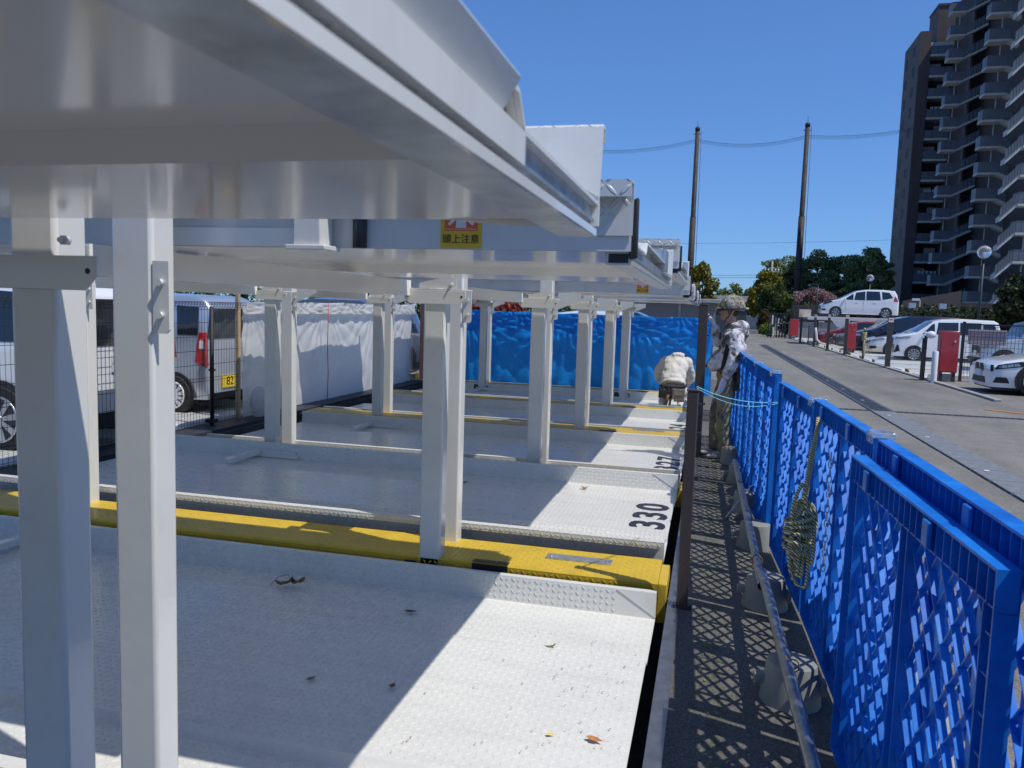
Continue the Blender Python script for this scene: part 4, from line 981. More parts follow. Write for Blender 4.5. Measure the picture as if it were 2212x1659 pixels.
# ------------------------------------------------------------------ furniture on the right hand side of the road
t = thing('bollard', 'white round bollard in front of the nearest red cabinet', 'bollard', (5.72, 22.6, 0))
m = MB(); m.tube([(5.72, 22.6, 0), (5.72, 22.6, .80), (5.72, 22.6, .83)], [.075, .075, .06], 20); m.build('tube', 'swhite', t, angle=40)
m = MB(); m.tube([(5.72, 22.6, .0), (5.72, 22.6, .012)], .11, 16); m.build('base', 'concrete', t)
def cabinet(x, y, w_, h, label):
    t = thing('red_cabinet', label, 'cabinet', (x, y, 0), 'red control cabinets along the right hand row')
    m = MB(); m.box(x, x+w_, y, y+.28, .24*h/1.3, h); m.build('housing', 'red', t, bevel=.012)
    m = MB(); m.box(x+.02, x+w_-.02, y-.012, y-.003, .27*h/1.3, h-.03); m.build('door', 'red', t, bevel=.004)
    m = MB(); m.box(x+w_*.72, x+w_*.80, y-.03, y-.013, h*.78, h*.82); m.build('handle', 'chrome', t)
    for q in (.04, w_-.10):
        m = MB(); m.box(x+q, x+q+.07, y+.03, y+.2, 0, .24*h/1.3-.002); m.build('leg', 'brown', t)
    m = MB(); m.box(x+.11, x+w_-.11, y+.06, y+.12, .02, .2*h/1.3); m.build('lower_panel', 'concrete', t)
cabinet(5.97, 23.2, .46, 1.36, 'nearest red control cabinet beside the white bollard')
cabinet(5.78, 35.9+1.5, .46, 1.40, 'middle red control cabinet in front of the dark navy people carrier')
cabinet(5.55, 60.5, .62, 1.45, 'farthest red control cabinet by the hedge')
def gpost(x, y, h, label, sign=True, w_=.11):
    t = thing('gate_post', label, 'post', (x, y, 0), 'brown chain gate posts along the right hand row')
    m = MB(); m.box(x-w_/2, x+w_/2, y-w_/2, y+w_/2, 0, h); m.build('post', 'brown', t, bevel=.006)
    m = MB(); m.box(x-w_/2-.03, x+w_/2+.03, y-w_/2-.03, y+w_/2+.03, 0, .02); m.build('base', 'darksteel', t)
    if sign:
        m = MB(); m.box(x-w_*.5, x+w_*.5, y-w_/2-.008, y-w_/2-.002, h-.17, h-.03); s = m.build('small_sign', 'swhite', t)
        m = MB(); m.box(x-w_*.35, x+w_*.35, y-w_/2-.011, y-w_/2-.0085, h-.11, h-.06); m.build('sign_mark', 'orange', s)
gpost(5.80, 28.6, 1.70, 'thick brown gate post with a white sign in front of the striped grille car', True, .15)
gpost(5.74, 36.9, 1.78, 'brown gate post right of the middle red cabinet', True, .13)
gpost(5.62, 37.6-1.2+5, 1.80, 'brown gate post left of the middle red cabinet', True, .12)
gpost(5.60, 46.5, 1.80, 'brown gate post in front of the grey saloon', True, .12)
gpost(5.50, 52.5, 1.80, 'brown gate post under the pale notice', True, .13)
gpost(5.62, 49.4, 1.15, 'thin short brown post beside the wine red car', False, .06)
def rpost(x, y, h, label):
    t = thing('rope_post', label, 'post', (x, y, 0))
    m = MB(); m.box(x-.035, x+.035, y-.035, y+.035, 0, h); m.build('post', 'brown', t, bevel=.004)
    m = MB(); 
    for k in range(5): m.tube([(x+.07*math.cos(a), y+.06*math.sin(a), h-.10-.075*k+.02*math.sin(a+k)) for a in [2*math.pi*i/10 for i in range(10)]], .022, 6, closed=True)
    m.tube([(x, y-.07, h-.4), (x-.02, y-.08, h-.7), (x+.03, y-.08, h-1.0), (x+.04, y-.07, h-.6)], .018, 6); m.tube([(x, y, h), (x, y, h+.09)], .04, 8)
    m.build('rope_coil', 'rope', t)
rpost(5.78, 32.9, 1.18, 'short post wrapped in pale rope in front of the white hatchback')
m = MB(); m.tube([(5.62, 46.3, 1.05), (5.66, 46.2, .7), (5.7, 46.2, .4), (5.9, 46.1, .22), (6.2, 46, .15)], .06, 8); tag(m.build('rolled_sheet', 'wtarp', None), 'rolled white sheet lying at the foot of a gate post', 'sheet')
t = thing('mesh_fence', 'black mesh fence with a pink notice behind the white coupe', 'fence', (7.0, 23.6, 0))
for x in (6.62, 8.85, 11.0):
    m = MB(); m.box(x-.035, x+.035, 23.57, 23.63, 0, 1.62); m.build('fence_post', 'black', t)
m = MB()
x = 6.7
while x < 11: m.tube([(x, 23.6, .1), (x, 23.6, 1.5)], .006, 3, cap=False); x += .09
m.build('vertical_wires', 'black', t); m = MB()
for k in range(11): m.tube([(6.65, 23.595, .1+k*.14), (11, 23.595, .1+k*.14)], .006, 3, cap=False)
m.box(6.6, 11, 23.58, 23.62, 1.53, 1.57); m.build('horizontal_wires', 'black', t)
m = MB(); m.box(6.75, 7.68, 23.655, 23.66, 1.02, 1.42); tag(m.build('notice_board', simple('faded_pink_notice', (.55, .42, .40), .6, var=.1), None), 'faded pink notice board hung on the black mesh fence', 'notice')
t = thing('lamp_mirror_post', 'black post carrying a round white lamp head beside the nearest red cabinet', 'post', (5.62, 23.3, 0))
m = MB(); m.box(5.56, 5.66, 23.25, 23.35, 0, 1.15); m.build('post', 'black', t); m = MB(); m.ell((5.74, 23.25, 1.24), (.13, .08, .10), 14, 10); m.build('lamp_head', 'swhite', t)
m = MB(); m.box(5.6, 5.68, 23.28, 23.33, 1.15, 1.22); m.build('bracket', 'black', t)
# raised deck with posts
t = thing('raised_deck', 'white steel deck carrying the white people carrier', 'deck', (5.9, 50, 0))
m = MB(); m.box(5.55, 11.3, 49.9, 53.2, 1.57, 1.64); m.build('deck_plate', 'paint', t)
m = MB(); m.box(5.55, 11.3, 49.78, 49.89, 1.48, 1.68); m.build('edge_beam', 'paint', t, bevel=.01)
for x in (7.35, 11.0):
    m = MB(); m.box(x-.14, x+.14, 49.8, 50.0, 0, 1.478); m.build('post', 'paint', t, bevel=.02)
m = MB(); m.prism([(6.9, 1.478), (7.8, 1.478), (7.49, 1.1), (7.21, 1.1)], 'y', 49.77, 49.785); m.build('gusset', 'paint', t)
m = MB(); m.box(5.35, 6.05, 52.6, 52.64, 1.6, 2.1); tag(m.build('pale_notice', simple('cream_notice', (.62, .53, .42), .6, var=.08), None), 'cream coloured notice board at the left end of the raised deck', 'notice')
# end of the road
def wallbox(name, mat, x0, x1, y0, y1, z0, z1, label, cat): 
    m = MB(); m.box(x0, x1, y0, y1, z0, z1); return tag(m.build(name, mat, None, bevel=.01), label, cat)
wallbox('concrete_wall', 'concrete', 5.7, 12.6, 62.6, 62.9, 0, 1.28, 'stained grey concrete retaining wall at the end of the right hand row', 'wall')
t = thing('slatted_fence', 'brown slatted fence above the concrete wall', 'fence', (5.9, 62.5, 0))
for k in range(6):
    m = MB(); m.box(5.75, 9.6, 62.5, 62.54, 1.36+k*.2, 1.52+k*.2); m.build('slat', 'brown', t)
for x in (5.85, 7.7, 9.5):
    m = MB(); m.box(x-.05, x+.05, 62.42, 62.49, 0, 2.7); m.build('fence_post', 'black', t)
t = thing('sliding_gate', 'dark slatted gate standing open at the end of the road', 'gate', (4.7, 63.5, 0))
for k in range(7):
    m = MB(); m.box(4.15+k*.20, 4.23+k*.20, 62.0, 62.08, 0, 1.9); m.build('gate_bar', 'black', t)
m = MB(); m.box(4.1, 5.5, 61.95, 61.99, 1.75, 1.85); m.box(4.1, 5.5, 61.95, 61.99, .1, .2); m.build('gate_rail', 'black', t)
m = MB(); m.box(4.4, 4.5, 61.85, 61.9, 1.0, 1.7); m.box(4.5, 4.6, 61.85, 61.9, .1, .8); m.build('white_tag', 'swhite', t)
t = thing('storage_shed', 'dark green grey shed with a sheeted top at the end of the road', 'shed', (1.0, 70, 0))
m = MB(); m.box(-.6, 2.9, 70, 73, 0, 2.1); m.build('wall', simple('shed_wall', (.05, .06, .065), .6), t, bevel=.02)
m = MB(); m.box(-.75, 3.05, 69.9, 73.1, 2.103, 2.25); m.build('roof', 'galv', t, bevel=.03)
t = thing('low_building', 'long low building with a grey roof and pale wall beyond the road', 'building', (0, 96, 0))
m = MB(); m.box(-30, 7.5, 96, 104, 0, 2.9); m.build('wall', simple('pale_render', (.32, .32, .32), .8, var=.08), t)
m = MB(); m.prism([(95.2, 2.903), (104.8, 2.903), (104.8, 3.1), (100, 3.95), (95.2, 3.1)], 'x', -31, 8.2); m.build('roof', simple('grey_roof', (.14, .135, .13), .8, var=.25, vs=1), t)
for k in range(9):
    x = -26+k*3.6; m = MB(); m.box(x, x+1.6, 95.94, 95.99, 1.5, 2.5); f = m.build('window', 'swhite', t); m = MB(); m.box(x+.1, x+1.5, 95.9, 95.935, 1.6, 2.4); m.build('pane', 'pane', f)
t = thing('grey_outbuilding', 'flat roofed grey outbuilding behind the blue tarp', 'building', (-4, 40, 0))
m = MB(); m.box(-7.3, .2, 40, 43, 0, 2.15); m.build('wall', simple('taupe_wall', (.20, .185, .17), .8, var=.08), t)
m = MB(); m.box(-7.5, .4, 39.7, 43.2, 2.153, 2.34); m.build('roof', 'concrete', t, bevel=.02)
for x in (-6.2, -3.9, -1.6):
    m = MB(); m.box(x, x+.12, 39.95, 39.99, 0, 2.15); m.build('pilaster', 'concrete', t)

# ------------------------------------------------------------------ foliage
def leaves(name, mat, centres, radii, n, size, parent=None, flat=1.0, droop=0):
    c = np.array(centres, float); r = np.array(radii, float); w_ = r.prod(axis=1)**(2/3); idx = rng.choice(len(c), n, p=w_/w_.sum())
    d = rng.normal(size=(n, 3)); d /= np.linalg.norm(d, axis=1)[:, None]; rad = rng.uniform(.45, 1.0, n)[:, None]**.5
    p = c[idx]+d*rad*r[idx]+rng.normal(size=(n, 3))*size*.4
    a = rng.normal(size=(n, 3)); a[:, 2] *= flat; a /= np.linalg.norm(a, axis=1)[:, None]
    b = np.cross(a, rng.normal(size=(n, 3))); b /= np.linalg.norm(b, axis=1)[:, None]
    s_ = size*rng.uniform(.6, 1.3, (n, 1)); v = np.stack([p-a*s_, p+b*s_*.5, p+a*s_, p-b*s_*.5], 1).reshape(-1, 3)
    if parent is not None: v = v-np.array(parent.location)
    me = bpy.data.meshes.new(name); me.vertices.add(4*n); me.vertices.foreach_set('co', v.ravel())
    me.loops.add(4*n); me.loops.foreach_set('vertex_index', np.arange(4*n)); me.polygons.add(n)
    me.polygons.foreach_set('loop_start', np.arange(n)*4); me.polygons.foreach_set('loop_total', np.full(n, 4)); me.materials.append(M[mat]); me.update(calc_edges=True)
    o = bpy.data.objects.new(name, me); C.objects.link(o)
    if parent is not None: o.parent = parent
    return o
def tree(label, cat, x, y, h, r, mat, kind='round', n=5000, size=.22, base=0, grp=None, name='tree'):
    t = thing(name, label, cat, (x, y, base), grp)
    m = MB(); tr = max(.08, h*.022); bend = rng.normal(0, .02*h, 2)
    def tp(f): return Vector((x+bend[0]*f*f, y+bend[1]*f*f, base+h*f))
    m.tube([tp(f) for f in (0, .2, .4, .6, .8, .95)], [tr*(1.15-f) for f in (0, .2, .4, .6, .8, .95)], 8)
    cs, rs = [], []
    if kind == 'pine':
        for k in range(60):
            f = rng.uniform(.16, 1.0); a = rng.uniform(0, 6.28); rr = r*(1.12-f)**.55*rng.uniform(.35, 1.0)
            q = tp(f)+Vector((math.cos(a)*rr, math.sin(a)*rr, rng.uniform(-.02, .05)*h)); cs.append(q); rs.append((r*.34*rng.uniform(.6, 1.2), r*.34, h*.045*rng.uniform(.8, 1.6)))
            if k % 2 == 0: m.tube([tp(f*.93), q], [tr*.35, tr*.08], 5)
        cs.append(tp(1.0)); rs.append((r*.18, r*.18, h*.05))
    elif kind == 'round':
        for k in range(26):
            a, e = rng.uniform(0, 6.28), rng.uniform(-.75, 1); f = .62; R = math.sqrt(max(0, 1-e*e))*rng.uniform(.45, .85)
            q = tp(f)+Vector((math.cos(a)*R*r, math.sin(a)*R*r, e*h*.34)); cs.append(q); rs.append((r*.34*rng.uniform(.6, 1.2),)*2+(h*.10*rng.uniform(.7, 1.2),))
            if k % 2 == 0: m.tube([tp(.35), q], [tr*.4, tr*.08], 5)
    elif kind == 'spread':
        for k in range(22):
            a = rng.uniform(0, 6.28); R = rng.uniform(.2, 1)**.7
            q = tp(.75)+Vector((math.cos(a)*R*r, math.sin(a)*R*r*.6, h*(.2-.28*R*R)*rng.uniform(.6, 1.2))); cs.append(q); rs.append((r*.22, r*.22, h*.09))
            m.tube([tp(.3), q], [tr*.4, tr*.08], 5)
    m.build('trunk', 'bark', t); leaves('crown', mat, cs, rs, n, size, t, 1.0)
    return t
def bush(label, x, y, rx, ry, h, mat, n=3000, size=.1, base=0, name='bush', cat='bush', box=False):
    t = thing(name, label, cat, (x, y, base)); cs = []; rs = []
    if box:
        k = max(4, int(rx*2/(h*.5)))
        for i in range(k):
            for z in (.3, .7):
                cs.append((x-rx+2*rx*(i+.5)/k, y+rng.uniform(-.1, .1), base+h*z+rng.uniform(-.04, .06)*h)); rs.append((rx/k*1.5, ry, h*.34))
    else:
        for i in range(12): 
            a, e = rng.uniform(0, 6.28), rng.uniform(0, 1); cs.append((x+math.cos(a)*rx*.5*(1-e*.6), y+math.sin(a)*ry*.5, base+h*(.35+.3*e))); rs.append((rx*.5, ry*.5, h*.35))
    m = MB(); 
    for i in range(5): m.tube([(x+rng.uniform(-.6, .6)*rx, y, base), (x+rng.uniform(-.7, .7)*rx, y, base+h*.6)], [h*.03, h*.01], 5)
    m.build('stems', 'bark', t); leaves('foliage', mat, cs, rs, n, size, t)
    return t
tree('yellow green tree rising beside the ends of the overhead trays', 'tree', -.75, 60, 5.2, 1.15, 'ylw', 'round', 5200, .13)
for i, (x, y, h) in enumerate(((1.6, 131, 5.6), (3.6, 133, 6.3), (5.4, 130, 5.4))):
    tree(['leftmost small dark tree far off above the low building', 'pointed small dark tree far off above the low building', 'rounded far off dark tree touching the yellow tree'][i], 'tree', x, y, h, 1.6, 'pine', 'round' if i != 1 else 'pine', 1800, .28)
tree('wide yellow leaved tree left of the green tree', 'tree', 5.4, 86, 5.9, 2.3, 'ylw', 'round', 7000, .18)
tree('green tree with a pale straight trunk in front of the yellow tree', 'tree', 5.7, 78, 4.7, 1.7, 'grn', 'round', 5200, .16)
pn = [(8.2, 116, 9.0, 3.3), (11.0, 118, 9.6, 3.4), (13.6, 115, 10.2, 3.4), (16.0, 117, 9.6, 3.3), (18.0, 112, 9.3, 2.7), (19.8, 110, 10.0, 2.3), (21.6, 114, 9.2, 2.2)]
pl = ['leftmost pine of the row with a branch reaching out over the yellow tree', 'broad pine just left of the rusty net pole', 'tallest pine in the middle of the row', 'dense pine right of the tallest', 'open pine with gaps of sky', 'tall feathery pine second from the tower', 'last pine right beside the tower block']
for (x, y, h, r), l in zip(pn, pl): tree(l, 'pine tree', x, y, h, r, 'pine', 'pine', 15000, .17, name='pine_tree')
tree('dark broadleaf tree below the pines', 'tree', 14.6, 100, 4.6, 3.2, 'dkb', 'round', 5000, .25)
tree('dark broadleaf tree behind the white people carrier', 'tree', 17.6, 96, 4.4, 2.6, 'dkb', 'round', 4200, .25)
tree('pink flowering cherry tree in front of the pines', 'tree', 10.6, 95, 5.0, 2.9, 'blossom', 'spread', 5200, .13, name='cherry_tree')
bush('dark green shrub under the cherry tree', 9.6, 88, 1.7, 1, 3.2, 'dkb', 2600, .2)
bush('rounded bronze topiary bush above the slatted fence', 7.7, 70, .82, .8, 1.45, 'brz', 3400, .09, 1.35)
bush('reddish brown bush beside the low building', 4.65, 74, .72, .7, 2.35, 'brz', 3000, .11)
bush('bright green clipped bush at the end of the road', 4.25, 66, .72, .6, 1.1, 'brt', 2800, .08)
bush('dark shrub behind the slatted fence, middle', 6.5, 68, 1.2, .6, 2.4, 'dkb', 2400, .12)
bush('long green hedge behind the left cars', -14.0, 21.5, 6.4, .6, 2.35, 'hedge', 26000, .075, 0, 'hedge', 'hedge', True)
bush('green hedge above the white sheet', -6.6, 27.5, 3.2, .6, 2.0, 'hedge', 9000, .08, 0, 'hedge', 'hedge', True)
bush('red leaved hedge peeking over the blue tarp', -6.6, 23.8, 1.0, .4, 1.84, 'redl', 5200, .06, 0, 'hedge', 'hedge', True)
bush('dark hedge in front of the tower block', 19.5, 66, 7.0, 1.4, 2.6, 'dkb', 9000, .16, 0, 'hedge', 'hedge', True)
tree('dark leafy tree at the foot of the tower by the globe lamp', 'tree', 21.9, 62, 5.3, 2.6, 'dkb', 'round', 6000, .2)
tree('dark leafy tree at the far right edge below the stairs', 'tree', 24.2, 66, 5.2, 2.6, 'dkb', 'round', 5000, .2)
bush('bronze tinted shrub at the right edge of the picture', 18.6, 50, 1.6, 1, 2.3, 'brz', 2600, .12)

# ------------------------------------------------------------------ golf net poles
def netpole(x, y, h, label):
    t = thing('net_pole', label, 'pole', (x, y, 0), 'rusty poles holding the golf net')
    m = MB(); m.tube([(x, y, 0), (x, y, h*.56)], [.46, .40], 16); m.build('lower_tube', 'pole', t)
    m = MB(); m.tube([(x, y, h*.56), (x, y, h*.565), (x, y, h)], [.40, .33, .28], 16); m.build('upper_tube', 'pole', t)
    m = MB(); m.tube([(x, y, h), (x, y, h+.35), (x, y, h+.5)], [.33, .33, .2], 14); m.tube([(x, y, h+.5), (x, y, h+1.3)], .03, 5); m.box(x-.5, x+.5, y-.06, y+.06, h-.5, h-.42); m.build('head', 'pole', t)
    m = MB()
    for z in (.16*h, .30*h): m.tube([(x, y, z), (x, y, z+.25)], .52, 14)
    m.build('collar', 'pole', t)
    m = MB(); m.tube([(x+.75, y, .5), (x+.5, y, h)], .03, 4); m.build('cable', 'darksteel', t)
netpole(-3.15, 112, 26.3, 'left rusty net pole above the overhead trays')
netpole(10.9, 112, 26.5, 'right rusty net pole in front of the pines')
m = MB(); pts = []
netm = N('net_cloth'); netm.set(Base_Color=(.05, .07, .12), Roughness=.9, Alpha=.22)
def span(x0, z0, x1, z1, sag, y=112): return [(x0+(x1-x0)*i/24, y, z0+(z1-z0)*i/24-sag*4*(i/24)*(1-i/24)) for i in range(25)]
t = thing('golf_net', 'sagging strip of dark net strung between the rusty poles and the tower', 'net', (0, 112, 24))
for a in (span(-22, 24.6, -3.15, 25.2, 1.0), span(-3.15, 25.2, 10.9, 25.4, .9), span(10.9, 25.4, 27, 26.8, .7)):
    m = MB(); n = len(a); m.add([p for p in a]+[(p[0], p[1], p[2]-.45) for p in a], [(i, i+1, n+i+1, n+i) for i in range(n-1)]); m.build('net_strip', netm.m, t)
    m = MB(); m.tube(a, .016, 4); m.build('wire_rope', 'darksteel', t)
def wire(p, q, sag, r, label):
    m = MB(); p, q = Vector(p), Vector(q); m.tube([p.lerp(q, i/14)-Vector((0, 0, sag*4*(i/14)*(1-i/14))) for i in range(15)], r, 4); tag(m.build('overhead_wire', 'darksteel', None), label, 'wire')
wire((-12, 100, 7.0), (6.6, 100, 6.6), .4, .02, 'upper overhead wire left of the utility pole')
wire((-12, 100, 6.7), (6.6, 100, 6.3), .4, .02, 'lower overhead wire left of the utility pole')
wire((-22, 112, 11.4), (27, 112, 12.2), .5, .015, 'faint high wire low across the sky')
t = thing('utility_pole', 'grey utility pole with white insulators behind the yellow tree', 'pole', (6.75, 100, 0))
m = MB(); m.tube([(6.75, 100, 0), (6.75, 100, 8.2)], [.16, .11], 10); m.build('shaft', 'concrete', t)
m = MB(); m.box(5.9, 7.6, 99.95, 100.05, 6.9, 7.0); m.build('crossarm', 'galv', t)
m = MB()
for x in (6.0, 6.35, 7.15, 7.5): m.ell((x, 100, 7.15), (.1, .1, .14), 8, 6)
m.build('insulator', 'swhite', t)
def globe(x, y, h, r, label, clear=True):
    t = thing('globe_lamp', label, 'street lamp', (x, y, 0), 'globe street lamps')
    m = MB(); m.tube([(x, y, 0), (x, y, h-r*1.1)], [.07, .055], 10); m.build('pole', 'darksteel', t)
    m = MB(); m.tube([(x, y, h-r*1.25), (x, y, h-r*.85)], [.1, .07], 12); m.build('collar', 'darksteel', t)
    m = MB(); m.ell((x, y, h), (r, r, r), 24, 16); m.build('globe', 'clear', t)
    m = MB(); m.tube([(x, y, h-r*.8), (x, y, h)], [.05, .07], 8); m.build('bulb_holder', 'swhite', t)
globe(13.25, 45, 5.18, .33, 'clear globe street lamp in front of the tower stairs')
globe(14.2, 80, 5.45, .33, 'small far globe lamp among the pines')
t = thing('flat_street_lamp', 'slim street lamp with a flat head in front of the cherry tree', 'street lamp', (9.05, 75, 0))
m = MB(); m.tube([(9.05, 75, 0), (9.05, 75, 4.5)], .05, 8); m.build('pole', 'darksteel', t); m = MB(); m.box(8.3, 9.1, 74.8, 75.2, 4.5, 4.6); m.build('head', 'darksteel', t)

# ------------------------------------------------------------------ apartment tower
FH = 2.9
TW = thing('apartment_tower', 'tall brown apartment tower with stepped white edged stairs and balconies', 'building', (30, 120, 0))
def tb(x0, x1, y0, y1, z0, z1, name='wall', mat='tile'):
    m = MB(); m.box(x0, x1, y0, y1, z0, z1); return m.build(name, mat, TW)
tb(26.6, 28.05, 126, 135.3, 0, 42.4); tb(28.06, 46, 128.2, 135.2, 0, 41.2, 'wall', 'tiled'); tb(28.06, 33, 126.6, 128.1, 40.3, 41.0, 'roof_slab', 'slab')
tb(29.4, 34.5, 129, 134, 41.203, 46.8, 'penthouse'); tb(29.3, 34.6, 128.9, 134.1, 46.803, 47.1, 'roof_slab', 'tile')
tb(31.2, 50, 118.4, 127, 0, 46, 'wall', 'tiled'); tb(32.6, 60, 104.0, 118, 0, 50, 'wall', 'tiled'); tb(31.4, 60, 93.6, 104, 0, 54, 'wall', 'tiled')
tb(30.9, 31.15, 117.0, 118.3, 0, 43, 'fin_wall'); tb(32.3, 32.55, 102.5, 103.9, 0, 46, 'fin_wall')
def proto(name, mb, mat):
    me = mb.mesh(name, M[mat]); bm = bmesh.new(); bm.from_mesh(me); bmesh.ops.recalc_face_normals(bm, faces=bm.faces); bm.to_mesh(me); bm.free(); return me
def put(name, me, x, y, z, parent=TW):
    o = bpy.data.objects.new(name, me); C.objects.link(o); o.parent = parent
    p = parent.location if parent is TW else Vector((0, 0, 0)); o.location = Vector((x, y, z))-(Vector(p) if parent is TW else Vector()); return o
wf = MB()
for a in ((-.42, -.36), (.36, .42)): wf.box(-.05, .02, a[0], a[1], 0, 1.3)
wf.box(-.05, .02, -.36, .36, 0, .06); wf.box(-.05, .02, -.36, .36, 1.24, 1.3)
wfm = proto('window', wf, 'tiled'); wp = MB(); wp.box(-.01, .0, -.36, .36, .06, 1.24); wpm = proto('pane', wp, 'pane')
bs = MB(); bs.box(0, 3.9, -.25, 1.9, 0, .28); bsm = proto('balcony_slab', bs, 'slab')
br = MB(); 
for k in range(4): br.box(.04+k*.96, .96+k*.96, -.2, -.16, .32, 1.35)
br.box(0, 3.9, -.23, -.13, 1.36, 1.42); brm = proto('balcony_railing', br, 'rail')
bw = MB(); bw.box(.3, 3.6, 2.05, 2.1, .3, 2.5); bwm = proto('balcony_window', bw, 'pane')
bd = MB(); bd.box(0, 3.9, 1.9, 2.0, -.0, .5); 
for i in range(14):
    z = i*FH+.9
    for y, dz in ((133.4, .3), (129.0, 1.0)):
        o = put('window', wfm, 26.6, y, z+dz+.3); w2 = bpy.data.objects.new('pane', wpm); C.objects.link(w2); w2.parent = o
    zb = 1.2+i*FH
    put('balcony_slab', bsm, 28.07, 126.2, zb); put('balcony_railing', brm, 28.07, 126.2, zb); put('balcony_window', bwm, 28.07, 126.0, zb)
cu_ = MB(); cu_.box(.4, 1.9, 2.02, 2.045, .4, 2.4); cum = proto('curtain', cu_, 'wtarp')
ac = MB(); ac.box(0, .8, .0, .3, .02, .62); ac.tube([(.4, -.005, .32), (.4, -.02, .32)], .22, 12); acm = proto('air_conditioner', ac, 'swhite')
ly = MB()
for k in range(5): ly.box(.5+k*.55, .9+k*.55, .3, .33, 1.0, 1.9)
lym = proto('laundry', ly, 'hoodie')
for i in range(14):
    zb = 1.2+i*FH
    if i % 3 != 1: put('curtain', cum, 28.07+(i % 2)*1.2, 126.0, zb)
    if i % 4 == 2: put('laundry', lym, 28.2, 126.3, zb)
    if i % 2: put('air_conditioner', acm, 31.0, 127.2, zb+.3)
def flight(dx, dz, w_, n=8, thick=.35):
    b = MB(); pts = []
    for k in range(n): pts += [(dx*k/n, dz*k/n+.16), (dx*(k+1)/n, dz*k/n+.16)] if dz < 0 else [(dx*k/n, dz*(k+1)/n), (dx*(k+1)/n, dz*(k+1)/n)]
    pts += [(dx, dz-.18), (0, -.18)]; b.prism(pts, 'y', 0, w_); return b
def para(dx, dz, h, y, t=.05):
    b = MB(); n = 6
    for k in range(n):
        x0, x1 = dx*k/n+.015*abs(dx), dx*(k+1)/n-.015*abs(dx); z0, z1 = dz*k/n, dz*(k+1)/n
        b.prism([(x0, z0+.22), (x1, z1+.22), (x1, z1+h), (x0, z0+h)], 'y', y, y+t)
    b.prism([(0, h+.005), (dx, dz+h+.005), (dx, dz+h+.07), (0, h+.07)], 'y', y-.02, y+t+.02); return b
def stair(x, y, z_first, n, wl, wf_, rise, label_n, depth=1.6, down=False):
    a = MB(); a.box(0, wl, 0, depth, -.14, .1); la = proto('landing', a, 'slab')
    r = MB()
    k = max(3, int(wl/.6)); 
    for i in range(k): r.box(wl*i/k+.02, wl*(i+1)/k-.02, .02, .07, .14, 1.2)
    for i in range(3): r.box(.02, .07, depth*i/3+.08, depth*(i+1)/3, .14, 1.2)
    r.box(0, wl, 0, .09, 1.205, 1.27); r.box(0, .09, .092, depth, 1.205, 1.27); lr = proto('landing_railing', r, 'rail')
    f = proto('stair_flight', flight(wf_, rise, depth*.6), 'slab'); fp = proto('stair_railing', para(wf_, rise, 1.15, -.06), 'rail')
    p = MB(); p.tube([(.0, 0, 0), (0, 0, FH)], .07, 6); pp = proto('stair_column', p, 'slab')
    for i in range(n):
        z = z_first+i*FH
        put('landing', la, x, y, z); put('landing_railing', lr, x, y, z); put('stair_flight', f, x+wl+.003, y+.15, z); put('stair_railing', fp, x+wl+.003, y+.15, z)
        put('stair_column', pp, x+wl*.75, y+depth*.7, z)
stair(27.9, 115.8, 3.6, 14, 1.75, 2.7, 1.35, 'a')
stair(28.25, 100.8, 3.9, 13, 2.1, 2.4, -1.15, 'b')
stair(29.6, 91.5, 5.0, 13, 1.6, 1.0, 0.4, 'c')
fl = proto('stair_flight', flight(-1.5, -1.55, 1.2), 'slab'); flp = proto('stair_railing', para(-1.5, -1.55, 1.15, -.06), 'rail')
for i in range(13): put('stair_flight', fl, 29.59, 91.6, 5.0+i*FH); put('stair_railing', flp, 29.59, 91.6, 5.0+i*FH)
wl_ = thing('low_brown_wall', 'brown tiled wall at the foot of the tower with small square openings', 'wall', (19, 76, 0))
m = MB(); m.prism([(16.3, 0), (20.9, 0), (20.9, 4.3), (16.3, 3.3)], 'y', 76, 76.4); m.build('wall', 'tile', wl_)
m = MB()
for k in range(8): m.box(17.2+k*.42, 17.36+k*.42, 75.97, 75.995, 1.9, 2.15)
m.build('opening', 'ink', wl_)
m = MB(); m.box(20.92, 27, 76.4, 77, 0, 2.9); m.box(20.92, 27, 76.2, 77.2, 2.903, 3.3); m.build('canopy', 'tiled', wl_)
t = thing('security_camera', 'white security camera on a bracket at the brown wall', 'camera', (17.2, 75.5, 3.2))
m = MB(); m.box(16.9, 17.5, 75.4, 75.6, 3.35, 3.55, ); m.build('housing', 'swhite', t); m = MB(); m.box(17.5, 17.6, 75.45, 75.55, 2.3, 3.4); m.build('bracket', 'slab', t)
for i, x in enumerate((12.55, 14.35)):
    t = thing('flood_light', ['left small floodlight above the navy roof', 'right small floodlight above the navy roof'][i], 'lamp', (x, 56, 0))
    m = MB(); m.box(x-.2, x+.2, 55.8, 56.1, 2.42, 2.75); m.build('head', 'galv', t); m = MB(); m.box(x-.04, x+.04, 56.0, 56.08, 0, 2.415); m.build('stand', 'darksteel', t)

